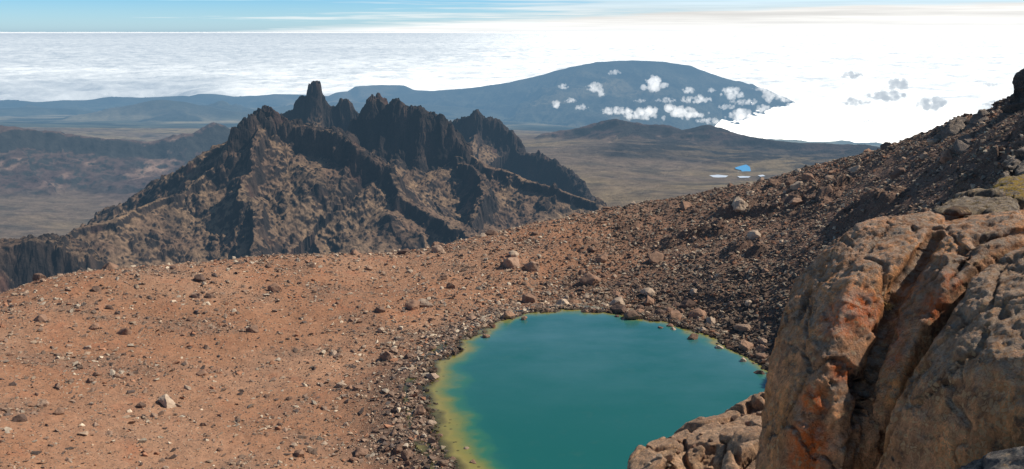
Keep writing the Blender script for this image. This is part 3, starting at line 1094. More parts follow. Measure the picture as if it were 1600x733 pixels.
def sub_mesh(name, sel):
    f = faces[sel]
    used = np.unique(f)
    idx = np.full(len(pp), -1)
    idx[used] = np.arange(len(used))
    return np_mesh(name, pp[used], idx[f], False, colr[used])


tag(link_mesh('rocky_ridge', sub_mesh('rocky_ridge', fid == 0), M_crag), 'dark rocky ridge with scree flanks beyond the bench', kind='structure')
for k, label in ((1, 'jagged black crag crowning the front spur of the ridge'),
                 (2, 'broad dark crag with ragged top in the middle of the ridge'),
                 (3, 'tall rock tower with a single blunt spire behind the front crag'),
                 (4, 'knobbly dark crag at the right end of the ridge')):
    tag(link_mesh('crag', sub_mesh('crag', fid == k), M_crag), label, 'crag')
print('ridge', round(time.time() - T0, 1))

# ------------------------------------------------------------------ moorland beyond
F = []
for px, py, D in [
        (-300, 380, 2500), (-150, 385, 2500), (0, 385, 2500), (120, 385, 2500), (250, 380, 2500), (0, 340, 3200), (120, 345, 3200), (250, 330, 3200), (-200, 340, 3200), (350, 330, 2900),
        (60, 312, 3700), (200, 308, 3800), (300, 302, 4000), (-200, 312, 3700), (420, 300, 4000), (100, 290, 4300),
        (0, 262, 5300), (200, 250, 5600), (400, 245, 5600), (-300, 255, 5400),
        (60, 211, 6300), (160, 203, 6900), (240, 208, 6700), (330, 215, 6300), (450, 206, 6700), (550, 205, 6700), (-300, 205, 6700), (-100, 210, 6500),
        (0, 203, 8800), (200, 205, 8800), (400, 200, 8800), (600, 205, 8800), (-300, 200, 8800),
        (450, 300, 2400), (600, 300, 2400), (750, 300, 2400), (850, 300, 2400),
        (930, 330, 2050), (1020, 310, 2150), (1120, 298, 2300), (1220, 287, 2400), (1400, 280, 2450), (1700, 280, 2450),
        (900, 280, 2600), (1000, 285, 2550), (1100, 279, 2800), (1160, 267, 3100), (1200, 270, 3000), (1250, 264, 3200), (850, 240, 3300),
        (900, 225, 3700), (980, 235, 3500), (1080, 252, 3350), (1400, 262, 3250), (1700, 262, 3250),
        (840, 214, 4600), (760, 216, 4700), (860, 208, 6600), (960, 212, 6500), (1100, 235, 6000), (1300, 250, 6000), (1500, 262, 6000), (1700, 270, 6000),
        (900, 210, 8800), (1100, 245, 8800), (1400, 262, 8800), (1700, 270, 8800)]:
    F.append(at(px, py, D))
RF = RBF(F, 1e-4)
MOOR = [
    (line_of([(-260, 208, 4300), (-100, 214, 4350), (-30, 208, 4400), (10, 203, 4450), (40, 206, 4450), (70, 211, 4450), (110, 217, 4450), (170, 224, 4450), (240, 224, 4500), (290, 216, 4550), (322, 205, 4600), (343, 198, 4650), (356, 203, 4650), (372, 216, 4650), (420, 245, 4600)]), 60, 110, 0.235),
    (line_of([(860, 212, 4300), (884, 207, 4300), (910, 200, 4300), (935, 192, 4300), (965, 187, 4300), (995, 195, 4300), (1030, 197, 4250), (1062, 207, 4200), (1085, 204, 4200), (1105, 199, 4200), (1130, 209, 4150), (1180, 221, 4100), (1240, 229, 4100), (1300, 232, 4100), (1350, 232, 4100), (1385, 236, 4100), (1500, 250, 4100), (1700, 260, 4100)]), 26, 120, 0.06),
    (line_of([(985, 240, 3500), (1040, 250, 3400), (1090, 258, 3300), (1130, 264, 3180)]), 14, 40, 0.2),
]


def hill_mask(x, y):
    d, az = np.hypot(x, y), np.degrees(np.arctan2(x, y))
    wob = fbm2(x / 400, y / 400, 3, 148)
    return sstep(3080, 3400, d + wob * 350) * sstep(4420, 4250, d) * sstep(3.5, 8.0, az + wob * 3)


def moor_h(x, y):
    z = RF(x, y)
    k = np.zeros(x.shape)
    wx = x + fbm2(x / 300, y / 300, 4, 131) * 90
    wy = y + fbm2(x / 300, y / 300, 4, 133) * 90
    for ln, ch, cw, sl in MOOR:
        d, zc = seg_field(lerp(x, wx, 0.7), lerp(y, wy, 0.7), ln)
        cwv = cw * (1 + 1.6 * np.maximum(0, fbm2(x / 350, y / 350, 3, 147) + 0.2))
        far = sstep(4080, 4330, np.hypot(x, y)) if sl < 0.1 else 0.0
        h = zc - ch * sstep(0.1, 1, d / cwv) - (sl + 0.26 * far) * np.maximum(d - cw * 0.4, 0)
        t = sstep(-25, 25, h - z)
        z = np.maximum(z, h) + 6 * t * (1 - t)
        k = np.maximum(k, t)
    g = fbm2(x / 260, y / 260, 6, 135, ridged=True, gain=0.55)
    f1, f2, c1 = worley2(x / 90, y / 90, 137)
    amp = lerp(1.0, 0.45, sstep(-200, 400, x))
    z = z + k * amp * (g * 26 + (c1 - 0.5) * 20 * sstep(0.05, 0.3, f2 - f1) * sstep(0.0, 0.3, fbm2(x / 240, y / 240, 3, 138))) + (1 - k) * (fbm2(x / 140, y / 140, 5, 139) * 7)
    z = z + hill_mask(x, y) * sstep(4300, 4000, np.hypot(x, y)) * (fbm2(x / 330, y / 150, 5, 149, ridged=True, gain=0.5) * 19)
    return z, k


na = 1100
rs = np.geomspace(2000, 9300, 560)
X, Y = polar(-38, 36, na, rs)
Z, K = moor_h(X, Y)
nrm = grid_slope(X, Y, Z)
st = nrm[..., 2]
n1 = fbm2(X / 180, Y / 180, 5, 141)
n2 = fbm2(X / 700, Y / 700, 4, 143)
colr = mixc((0.21, 0.15, 0.10), (0.32, 0.23, 0.12), sstep(-0.2, 0.4, n2))
colr = mixc(colr, (0.085, 0.07, 0.05), sstep(0.0, 0.4, n1) * 0.7)
screec = mixc((0.12, 0.074, 0.062), (0.36, 0.23, 0.165), sstep(0.12, 0.4, fbm2(X / 170, Y / 420, 4, 145)))
colr = mixc(colr, screec, K * 0.9)
rk = np.clip(sstep(0.95, 0.85, st + n1 * 0.06), 0, 1) * K
colr = mixc(colr, (0.045, 0.042, 0.036), np.clip(rk + sstep(0.05, 0.3, n1) * 0.7 * K, 0, 1))
HM = hill_mask(X, Y)
colr = mixc(colr, (0.042, 0.037, 0.033), HM * np.clip(0.45 + 0.9 * sstep(-0.15, 0.25, fbm2(X / 260, Y / 110, 5, 150)) - 0.5 * sstep(0.1, 0.4, n2), 0, 0.92))
me = np_mesh('moorland', np.stack([X, Y, Z], -1).reshape(-1, 3), grid_faces(len(rs), na), True, colr.reshape(-1, 3))
tag(link_mesh('moorland', me, M_moor), 'brown moorland with a basin and low rocky hills', kind='structure')


def pond(pts, label):
    """flat sheet of water lying in the moor"""
    c = np.array([at_z(px, py, 0) for px, py in pts])
    d = [ray(px, py) for px, py in pts]
    # water level: the moor's own height under the middle of the pond
    px, py = np.mean(np.array(pts), 0)
    k = np.linspace(1500, 5000, 1500)
    q = ray(px, py)
    hh = moor_h(q[0] * k, q[1] * k)[0]
    i = np.argmax(CAMZ + q[2] * k < hh)
    lvl = CAMZ + q[2] * k[i] + 4.0
    bm = bmesh.new()
    vs = [bm.verts.new(at_z(a, b, lvl)) for a, b in pts]
    bm.faces.new(vs)
    bmesh.ops.recalc_face_normals(bm, faces=bm.faces[:])
    me = bpy.data.meshes.new('pond')
    bm.to_mesh(me); bm.free()
    if me.polygons[0].normal.z < 0: me.flip_normals()
    return tag(link_mesh('pond', me, M_pond), label, kind='structure')


pond([(1148, 262), (1158, 259), (1166, 257), (1172, 261), (1173, 267), (1168, 271), (1161, 271), (1158, 266), (1150, 264)], 'small bright blue pond in the moorland basin')
SHINY, nt_, out_ = mat('shining_pool')
b_ = N(nt_, 'ShaderNodeBsdfPrincipled'); b_.inputs['Base Color'].default_value = (0.85, 0.88, 0.9, 1); b_.inputs['Roughness'].default_value = 0.3  # white base colour stands in for the sky reflected in the pools
nt_.links.new(b_.outputs[0], out_.inputs['Surface'])
for pts, label in (([(1108, 274), (1122, 273), (1138, 274.5), (1134, 277), (1116, 277.5)], 'white pool of standing water left of the blue pond'),
                   ([(1152, 275.5), (1160, 275), (1173, 275.5), (1170, 277.5), (1156, 278)], 'white pool of standing water below the blue pond'),
                   ([(1184, 274), (1192, 273), (1196, 275), (1188, 276)], 'white pool of standing water right of the blue pond')):
    o = pond(pts, label)
    o.data.materials.clear(); o.data.materials.append(SHINY)
print('moor', round(time.time() - T0, 1))

# ------------------------------------------------------------------ lowlands, hills and the far mountain
F = []
for px, py, D in [(-300, 200, 8500), (0, 200, 8500), (250, 203, 8500), (500, 205, 8500), (700, 210, 8500), (900, 208, 8500), (1100, 240, 8500), (1700, 270, 8500),
                  (-300, 190, 11500), (0, 192, 11500), (250, 190, 11500), (500, 192, 11500), (700, 196, 11500), (900, 198, 11500), (1100, 225, 11500), (1700, 250, 11500),
                  (-300, 172, 17000), (0, 175, 17000), (200, 174, 17000), (400, 172, 17000), (600, 170, 17000), (800, 176, 17000), (1100, 205, 17000), (1700, 225, 17000),
                  (-300, 160, 23000), (0, 163, 23000), (300, 160, 23000), (600, 158, 23000), (900, 160, 23000), (1200, 190, 23000), (1700, 205, 23000),
                  (0, 160, 30000), (600, 160, 30000), (1200, 180, 30000), (1700, 190, 30000)]:
    F.append(at(px, py, D))
RL = RBF(F, 1e-4)
HILLS = [
    (line_of([(-200, 180, 15500), (-40, 173, 15500), (50, 169, 15500), (120, 172, 15500), (180, 177, 15500)]), 40, 400, 0.13),
    (line_of([(380, 173, 15800), (470, 165, 16000), (560, 160, 16000), (640, 163, 16000), (720, 168, 15900), (800, 175, 15800)]), 50, 400, 0.14),
    (line_of([(120, 182, 12500), (180, 172, 12500), (225, 163, 12600), (262, 155, 12700), (300, 158, 12700), (350, 170, 12600), (420, 176, 12500)]), 40, 300, 0.17),
    (line_of([(-200, 166, 19500), (-60, 160, 19500), (10, 157, 19500), (60, 161, 19500), (95, 157, 19500), (140, 156, 19600), (180, 151, 19700), (230, 152, 19700), (290, 150, 19700)]), 60, 500, 0.16),
    (line_of([(290, 154, 20000), (315, 147, 20000), (340, 148, 20000), (370, 152, 20000), (420, 148, 20000), (460, 148, 20000), (520, 152, 20000), (560, 150, 20000)]), 60, 500, 0.16),
    (line_of([(550, 143, 19800), (565, 135, 19800), (600, 133, 19800), (630, 134, 19800), (645, 141, 19800), (680, 142, 19900)]), 120, 700, 0.18),
]
MOUNT = (line_of([(600, 152, 18500), (680, 142, 18500), (730, 137, 18400), (790, 129, 18300), (850, 117, 18200), (895, 104, 18100), (930, 97, 18000), (980, 94.5, 18000), (1040, 97, 18000), (1075, 103, 18000), (1110, 116, 18000), (1150, 127, 18000), (1200, 142, 17900), (1260, 170, 17800), (1330, 200, 17700), (1420, 235, 17600)]), 90, 900, 0.20)


def low_h(x, y, which):
    z = RL(x, y) + fbm2(x / 1500, y / 1500, 6, 151) * 60
    wx = x + fbm2(x / 2200, y / 2200, 5, 153) * 700
    wy = y + fbm2(x / 2200, y / 2200, 5, 155) * 700
    k = np.zeros(x.shape)
    for ln, ch, cw, sl in ([MOUNT] if which else HILLS):
        d, zc = seg_field(lerp(x, wx, 0.4), lerp(y, wy, 0.7), ln)
        h = zc - ch * sstep(0.1, 1, d / cw) - sl * np.maximum(d - cw * 0.4, 0) * lerp(1.0, 0.75, sstep(2000, 6000, d))
        h = h + fbm2(x / 1300, y / 1300, 6, 157, ridged=True, gain=0.55) * 190 * sstep(100, 1500, d) + fbm2(x / 250, y / 250, 3, 159) * 9
        m = h > z
        k = np.where(m, np.maximum(k, sstep(0, 120, h - z)), k)
        z = np.maximum(z, h)
    return z, k


def low_colors(X, Y, Z, k):
    n1 = fbm2(X / 900, Y / 900, 5, 161)
    n2 = fbm2(X / 2600, Y / 2600, 4, 163)
    c = mixc((0.11, 0.105, 0.062), (0.40, 0.31, 0.17), sstep(-0.05, 0.4, n2))
    c = mixc(c, (0.025, 0.03, 0.018), sstep(-0.05, 0.3, n1) * 0.9)
    c = mixc(c, (0.07, 0.066, 0.052), k * 0.6)
    return c


na = 800
rs = np.geomspace(8200, 30000, 330)
X, Y = polar(-38, 36, na, rs)
Z, K = low_h(X, Y, False)
me = np_mesh('hills', np.stack([X, Y, Z], -1).reshape(-1, 3), grid_faces(len(rs), na), True, low_colors(X, Y, Z, K).reshape(-1, 3))
tag(link_mesh('hills', me, M_low), 'hazy blue lowland with low hills under the clouds', kind='structure')
na = 620
rs = np.geomspace(12000, 20800, 300)
X, Y = polar(-10, 28, na, rs)
Z, K = low_h(X, Y, True)
Zl, _ = low_h(X, Y, False)
edge = sstep(0, 30, np.arange(na))[None, :] * sstep(0, 30, np.arange(na)[::-1])[None, :]
Z = np.where(K > 0.02, lerp(Zl - 60, Z, edge), Zl - 40)
me = np_mesh('mountain', np.stack([X, Y, Z], -1).reshape(-1, 3), grid_faces(len(rs), na), True, low_colors(X, Y, Z, K).reshape(-1, 3))
tag(link_mesh('mountain', me, M_low), 'broad blue shield mountain rising out of the cloud sea', kind='structure')

# ------------------------------------------------------------------ sea of clouds
na = 900
rs = np.concatenate([np.geomspace(13000, 60000, 420)[:-1], np.geomspace(60000, 420000, 160)])
X, Y = polar(-40, 40, na, rs)
AZ = np.degrees(np.arctan2(X, Y))
D = np.hypot(X, Y)
bil = 1 - np.abs(fbm2(X / 2600, Y / 2600, 6, 171, gain=0.52)) * 2
bil2 = fbm2(X / 9000, Y / 9000, 4, 173)
Z = -1925 + bil * 190 + bil2 * 130 + fbm2(X / 900, Y / 900, 4, 175) * 60 * sstep(40000, 20000, D)
Z = Z + 430 * sstep(10.0, 13.5, AZ + bil2 * 2) * sstep(27000, 20000, D) + 1750 * sstep(50000, 420000, D)
Z = Z * 1.0 - 600 * sstep(27500, 24500, D + bil2 * 2500) * sstep(12.5, 9.0, AZ + bil2 * 3.0)
Z = Z - 120 * sstep(15000, 13000, D)
Z = Z - 500 * sstep(-17, -24, AZ + bil2 * 4) * sstep(36000, 29000, D)
glow = lerp(0.40, 0.56, sstep(-19, 3, AZ + bil2 * 4)) * lerp(1.0, 0.62, sstep(36000, 70000, D + bil2 * 9000) * sstep(4, -6, AZ))  # emission in place of sunlight scattered by the cloud tops, stronger sunward
glow = glow * lerp(1.0, 0.7, sstep(150000, 300000, D) * sstep(8, -10, AZ))
glow = glow * lerp(1.0, 0.45, sstep(-15, -20, AZ + bil2 * 3) * sstep(46000, 36000, D))
me = np_mesh('cloud_sea', np.stack([X, Y, Z], -1).reshape(-1, 3), grid_faces(len(rs), na), True, None, {'glow': glow.ravel()})
tag(link_mesh('cloud_sea', me, M_cloud), 'bright white sea of clouds reaching the horizon', kind='stuff')

# small clouds
M_white = air_material('white_cloud', 0.0036, (3.3, 3.1, 2.85))
M_grey = air_material('grey_cloud', 0.011, (1.15, 1.08, 1.0))  # shaded clouds, their shade put in as a weaker glow


def ico(sub):
    bm = bmesh.new()
    bmesh.ops.create_icosphere(bm, subdivisions=sub, radius=1.0)
    bm.verts.index_update()
    v = np.array([x.co[:] for x in bm.verts]); f = np.array([[x.index for x in t.verts] for t in bm.faces])
    bm.free()
    return v, f


ICO = ico(5)


def cloud(px, py, wpx, hpx, D, seed, m, label, group):
    """a heap of merged puffs, flat below and heaped above"""
    c = at(px, py, D)
    k = D / FPX
    r = random.Random(seed)
    asp = wpx / hpx
    bm = bmesh.new()
    n_ = int(9 + 11 * asp)
    for i in range(n_):
        u = r.gauss(0, 0.42) if asp < 2.6 else r.uniform(-1, 1)
        u = max(-0.98, min(0.98, u))
        env = (1 - u * u) ** 0.5
        rad = r.uniform(0.2, 0.52) * (0.3 + 0.7 * env)
        z_ = r.uniform(-0.45, 0.75) * env
        g_ = bmesh.ops.create_icosphere(bm, subdivisions=2, radius=rad)
        bmesh.ops.translate(bm, verts=g_['verts'], vec=(u * asp * 0.85, r.gauss(0, 0.4), max(z_, -0.4)))
    me = bpy.data.meshes.new('tmp'); bm.to_mesh(me); bm.free()
    o = bpy.data.objects.new('tmp', me); col.objects.link(o)
    md = o.modifiers.new('r', 'REMESH'); md.mode = 'VOXEL'; md.voxel_size = 0.07
    ev = bpy.data.meshes.new_from_object(o.evaluated_get(bpy.context.evaluated_depsgraph_get()))
    bpy.data.objects.remove(o)
    p = np.empty(len(ev.vertices) * 3, np.float32); ev.vertices.foreach_get('co', p); p = p.reshape(-1, 3).astype(float)
    nn = np.empty(len(p) * 3, np.float32); ev.vertex_normals.foreach_get('vector', nn); nn = nn.reshape(-1, 3)
    p = p + nn * (fbm3(p * 1.6 + seed, 3, seed) * 0.34 + fbm3(p * 4.5 + seed, 3, seed + 3) * 0.26)[:, None]
    p = p * np.array([hpx * k * 0.55, hpx * k * 0.8, hpx * k * 0.55])
    ev.vertices.foreach_set('co', p.astype(np.float32).ravel())
    ev.update()
    ev.name = 'cloud'
    o = link_mesh('cloud', ev, m)
    o.location = c
    return tag(o, label, 'cloud', group)


WHITE = [
    (1018, 133, 50, 26, 'largest wispy white cloud high on the blue mountain'),
    (960, 114, 22, 9, 'faint small cloud near the top left of the mountain'),
    (930, 138, 32, 15, 'thin wispy cloud left of the largest one on the mountain'),
    (938, 147, 14, 12, 'small puff just under the thin wispy cloud'),
    (880, 136, 18, 9, 'small torn cloud on the left flank of the mountain'),
    (870, 165, 16, 14, 'small upright puff on the lower left flank of the mountain'),
    (892, 158, 20, 9, 'slanting small cloud on the lower left flank'),
    (908, 168, 24, 10, 'thin cloud just left of the long cloud bank'),
    (1076, 142, 24, 11, 'small round cloud right of the largest one'),
    (1112, 141, 16, 8, 'tiny puff on the right flank of the mountain'),
    (1040, 157, 34, 9, 'thin flat cloud over the long cloud bank'),
    (1088, 156, 50, 14, 'drawn out cloud in the middle of the right flank'),
    (1146, 147, 36, 20, 'ragged cloud near the right edge of the mountain'),
    (1165, 160, 50, 11, 'flat cloud below the ragged one at the right edge'),
    (965, 175, 56, 15, 'left end of the long cloud bank at the foot of the mountain'),
    (1040, 179, 140, 26, 'long white cloud bank at the foot of the mountain'),
    (1160, 183, 54, 22, 'cloud spilling from the cloud sea at the mountain foot'),
    (1215, 152, 60, 22, 'white cloud lapping on the right end of the mountain'),
    (1190, 138, 26, 12, 'small torn cloud on the skyline of the mountain right end'),
    (1135, 168, 30, 9, 'thin wisp above the spilling cloud at the mountain foot'),
    (1196, 172, 36, 14, 'low heaped cloud where the mountain meets the cloud sea'),
    (1110, 190, 44, 12, 'flat cloud strip between the long bank and the cloud sea'),
    (1000, 158, 22, 6, 'faint flat wisp in the middle of the mountain'),
    (1235, 172, 60, 18, 'low white cloud at the right end of the mountain'),
]
for i, (px, py, w_, h_, label) in enumerate(WHITE):
    cloud(px, py, w_, h_, 14400 if py < 150 else 11800, 200 + i, M_white, label, 'small white clouds on the mountain')
GREY = [(1405, 133, 26, 20, 'upright grey cloud above the white sea'), (1455, 165, 52, 22, 'largest grey shadowed cloud over the white sea'),
        (1385, 151, 60, 18, 'grey cloud left of the largest shadowed one'), (1338, 160, 40, 12, 'thin grey cloud rim right of the mountain'),
        (1560, 163, 44, 12, 'flat grey cloud at the far right'), (1330, 118, 34, 12, 'pale grey cloud high over the mountain end'),
        (1352, 190, 40, 6, 'thin grey streak low over the white sea'), (1545, 133, 26, 6, 'small grey streak at the far right')]
for i, (px, py, w_, h_, label) in enumerate(GREY):
    cloud(px, py, w_, h_, 15000, 300 + i, M_grey, label, 'grey clouds over the white sea')
print('clouds', round(time.time() - T0, 1))

# ------------------------------------------------------------------ haze: a lens of air, thinner with distance from the peak
M_haze = air_material('haze', HAZE_SIGMA, HAZE_RADIANCE)
seg = 96
rings = [(0.0, CAMZ + 25), (900, CAMZ + 20), (6000, CAMZ + 5), (HAZE_R, CAMZ - 30)]
V, Fq = [(0, 0, rings[0][1])], []
for r_, z_ in rings[1:]:
    for i in range(seg):
        a = 2 * math.pi * i / seg
        V.append((r_ * math.sin(a), r_ * math.cos(a), z_))
for i in range(seg):
    a = 2 * math.pi * i / seg
    V.append((HAZE_R * math.sin(a), HAZE_R * math.cos(a), -3200))
V.append((0, 0, -3200))
bm = bmesh.new()
bv = [bm.verts.new(p) for p in V]
for i in range(seg):
    j = (i + 1) % seg
    bm.faces.new((bv[0], bv[1 + j], bv[1 + i]))
    for k in range(len(rings) - 1):
        a0 = 1 + k * seg
        bm.faces.new((bv[a0 + i], bv[a0 + j], bv[a0 + seg + j], bv[a0 + seg + i]))
    bm.faces.new((bv[-1], bv[1 + (len(rings) - 1) * seg + i], bv[1 + (len(rings) - 1) * seg + j]))
bmesh.ops.recalc_face_normals(bm, faces=bm.faces[:])
me = bpy.data.meshes.new('haze')
bm.to_mesh(me); bm.free()
tag(link_mesh('haze', me, M_haze), 'blue haze in the air over the lowlands', kind='stuff')


# ------------------------------------------------------------------ near rocks: lava boulder, ledge
def hull_bm(bm, pts):
    vs = [bm.verts.new(p) for p in pts]
    res = bmesh.ops.convex_hull(bm, input=vs)
    junk = [g for g in res['geom_interior'] if isinstance(g, bmesh.types.BMVert)]
    bmesh.ops.delete(bm, geom=junk, context='VERTS')


def fuse(hulls, voxel, smooth=8):
    """melt solid lobes into one body"""
    bm = bmesh.new()
    for h_ in hulls:
        hull_bm(bm, [at(*p) for p in h_])
    bmesh.ops.recalc_face_normals(bm, faces=bm.faces[:])
    me = bpy.data.meshes.new('tmp')
    bm.to_mesh(me); bm.free()
    o = bpy.data.objects.new('tmp', me)
    col.objects.link(o)
    md = o.modifiers.new('r', 'REMESH'); md.mode = 'VOXEL'; md.voxel_size = voxel
    ms = o.modifiers.new('s', 'SMOOTH'); ms.iterations = smooth; ms.factor = 0.5
    dg = bpy.context.evaluated_depsgraph_get()
    ev = bpy.data.meshes.new_from_object(o.evaluated_get(dg))
    bpy.data.objects.remove(o)
    nv = len(ev.vertices)
    v = np.empty(nv * 3, np.float32); ev.vertices.foreach_get('co', v); v = v.reshape(-1, 3).astype(float)
    nn = np.empty(nv * 3, np.float32); ev.vertex_normals.foreach_get('vector', nn); nn = nn.reshape(-1, 3).astype(float)
    f = np.empty(len(ev.loops), np.int32); ev.loops.foreach_get('vertex_index', f)
    f = f.reshape(-1, 4)
    bpy.data.meshes.remove(ev)
    return v, nn, f


def poly_dist(p, line):
    best = np.full(len(p), 1e9)
    for a, b in zip(line[:-1], line[1:]):
        e = b - a
        t = np.clip(((p - a) @ e) / (e @ e), 0, 1)
        best = np.minimum(best, np.linalg.norm(p - a - t[:, None] * e, axis=1))
    return best


def vert_normals(v, f):
    fn = np.cross(v[f[:, 2]] - v[f[:, 0]], v[f[:, 3]] - v[f[:, 1]])
    n = np.zeros_like(v)
    for k in range(4):
        np.add.at(n, f[:, k], fn)
    return n / (np.linalg.norm(n, axis=1, keepdims=True) + 1e-12)


def worley3(p, seed=0):
    p0 = np.floor(p)
    f1 = np.full(len(p), 9.0); f2 = f1.copy(); cid = np.zeros(len(p))
    for dx in (-1, 0, 1):
        for dy in (-1, 0, 1):
            for dz in (-1, 0, 1):
                c_ = p0 + np.array([dx, dy, dz])
                h_ = _h(c_[:, 0], c_[:, 1], c_[:, 2], seed)
                q = c_ + np.stack([(h_ & np.uint32(1023)), (h_ >> np.uint32(10)) & np.uint32(1023), (h_ >> np.uint32(20)) & np.uint32(1023)], 1) / 1023.0
                d_ = np.linalg.norm(q - p, axis=1)
                near = d_ < f1
                f2 = np.where(near, f1, np.minimum(f2, d_))
                cid = np.where(near, ((h_ * np.uint32(2654435761)) >> np.uint32(16)) / 65535.0, cid)
                f1 = np.where(near, d_, f1)
    return f1, f2, cid


lobes = [
    [(1340, 430, 10.75), (1400, 385, 11.1), (1460, 370, 11.3), (1700, 362, 11.6), (1290, 950, 8.85), (1720, 950, 9.0), (1300, 600, 9.85), (1720, 600, 9.9), (1340, 420, 13), (1700, 380, 14), (1300, 900, 12), (1700, 900, 12)],
    [(1240, 440, 11.0), (1290, 392, 11.2), (1345, 353, 11.4), (1400, 338, 11.5), (1450, 327, 11.7), (1475, 338, 11.6), (1226, 480, 10.6), (1209, 560, 10.2), (1192, 733, 9.4), (1160, 950, 8.9),
     (1330, 440, 10.1), (1400, 420, 10.4), (1450, 370, 10.9), (1290, 560, 9.4), (1245, 660, 9.1), (1350, 560, 9.6), (1320, 720, 8.9), (1290, 950, 8.4),
     (1262, 480, 13.2), (1250, 700, 12.6), (1260, 950, 12), (1350, 375, 14), (1460, 345, 14.5), (1480, 700, 11.5)],
    [(1462, 352, 11.2), (1530, 342, 11.3), (1600, 333, 11.6), (1700, 320, 11.8), (1530, 375, 10.6), (1490, 430, 10.1), (1440, 410, 10.7), (1400, 480, 10.1), (1380, 560, 9.7), (1430, 530, 9.6), (1345, 620, 9.5), (1400, 620, 9.3),
     (1330, 760, 9.2), (1470, 350, 14), (1700, 330, 14), (1500, 700, 12), (1700, 700, 12)],
    [(1560, 402, 10.3), (1600, 385, 10.5), (1720, 360, 10.8), (1510, 460, 9.7), (1480, 520, 9.2), (1430, 590, 9.0), (1392, 650, 8.8), (1372, 730, 8.7), (1380, 950, 8.4), (1560, 560, 8.2),
     (1720, 540, 8.0), (1600, 650, 7.8), (1500, 670, 8.1), (1720, 680, 7.7), (1500, 950, 8.6), (1720, 950, 8.6), (1500, 700, 12), (1720, 700, 12), (1600, 420, 12.5)],
]
v, nn, f = fuse(lobes, 0.021, 10)
# broad lumps, then cracks and hollows, then skin
v = v + nn * (fbm3(v * 0.8, 3, 401)[:, None] * 0.10 + fbm3(v * 3.1, 4, 403, ridged=True)[:, None] * 0.028)
jw1, jw2, jwc = worley3(v * np.array([0.95, 0.95, 0.5]) + fbm3(v * 1.6, 3, 431)[:, None] * 0.35, 433)
kw1, kw2, kwc = worley3(v * np.array([2.6, 2.6, 1.7]) + fbm3(v * 4, 2, 435)[:, None] * 0.3, 437)
v = v + nn * ((jwc - 0.5) * 0.045 - sstep(0.05, 0.0, jw2 - jw1) * 0.035 + (kwc - 0.5) * 0.016 - sstep(0.05, 0.0, kw2 - kw1) * 0.008)[:, None]
joints = np.maximum(sstep(0.05, 0.0, jw2 - jw1), 0.3 * sstep(0.05, 0.0, kw2 - kw1))
CRACKS = [
    ([(1462, 362, 11.0), (1440, 400, 10.7), (1405, 450, 10.3), (1385, 490, 10.1), (1376, 540, 9.8), (1352, 600, 9.5), (1335, 650, 9.3), (1318, 720, 9.0), (1300, 820, 8.7)], 0.07, 0.13),
    ([(1530, 372, 10.7), (1502, 405, 10.3), (1488, 445, 9.9), (1460, 500, 9.6), (1430, 545, 9.4), (1395, 585, 9.2), (1365, 605, 9.3), (1345, 625, 9.4)], 0.07, 0.13),
    ([(1530, 372, 10.7), (1560, 362, 10.8), (1610, 352, 11.0)], 0.07, 0.10),
    ([(1262, 440, 10.6), (1250, 520, 10.1), (1238, 600, 9.7), (1226, 680, 9.4), (1232, 760, 9.1)], 0.045, 0.10),
    ([(1300, 600, 9.3), (1275, 680, 9.0), (1262, 760, 8.8)], 0.06, 0.06),
]
nn = vert_normals(v, f)
crackm = np.zeros(len(v))
for ln, rad, dep in CRACKS:
    L = np.array([at(*p) for p in ln])
    wob = fbm3(v * 3.0, 3, 407)[:, None] * np.array([0.12, 0.12, 0.10])
    d = poly_dist(v + wob, L)
    k = np.exp(-(d / rad) ** 2)
    crackm = np.maximum(crackm, k)
    v = v - nn * (k * dep)[:, None]
for px, py, D, rad, dep in [(1382, 520, 9.8, .09, .2), (1345, 600, 9.4, .12, .22), (1370, 597, 9.3, .09, .2), (1448, 515, 9.5, .08, .16),
                            (1418, 535, 9.4, .06, .12), (1468, 480, 9.7, .06, .12), (1510, 385, 10.5, .10, .22), (1335, 650, 9.3, .09, .16), (1240, 720, 9.2, .06, .1), (1235, 570, 9.8, .05, .07)]:
    c = at(px, py, D)
    e = (v - c) * np.array([1, 0.6, 1.0])
    d = np.linalg.norm(e, axis=1) + fbm3(v * 7, 3, 409) * 0.05
    k = sstep(rad * 1.3, rad * 0.6, d)
    crackm = np.maximum(crackm, k)
    v = v - nn * (k * dep * 0.6)[:, None]
nn = vert_normals(v, f)
top = sstep(0.3, 0.8, nn[:, 2] + fbm3(v * 2.0, 3, 413) * 0.3)
plates = np.floor(fbm3(v * np.array([1.6, 1.6, 3.2]), 3, 415) * 7) / 7
v = v + nn * (plates * 0.08 * top * (1 - np.clip(crackm * 1.5, 0, 1)) + fbm3(v * 8, 4, 417) * 0.028 + fbm3(v * 22, 3, 419) * 0.008)[:, None]
nn = vert_normals(v, f)
n3 = fbm3(v * 1.3, 4, 421)
n4 = fbm3(v * 4.5, 4, 423)
tone = mixc((0.46, 0.222, 0.108), (0.62, 0.262, 0.09), sstep(-0.2, 0.4, n3))
tone = mixc(tone, (0.23, 0.135, 0.08), sstep(0.0, 0.5, n4) * 0.7)
lobe3 = at(1600, 470, 9.3)
tone = mixc(tone, (0.30, 0.175, 0.095), sstep(1.5, 0.6, np.linalg.norm(v - lobe3, axis=1) + n3 * 0.5) * 0.7)
tone = mixc(tone, (0.05, 0.036, 0.028), np.clip(np.maximum(crackm, joints * 0.6), 0, 1) * 0.6)
tone = np.clip(tone * (1.12 + 0.4 * kwc)[:, None], 0, 0.85)
lich = np.zeros(len(v))
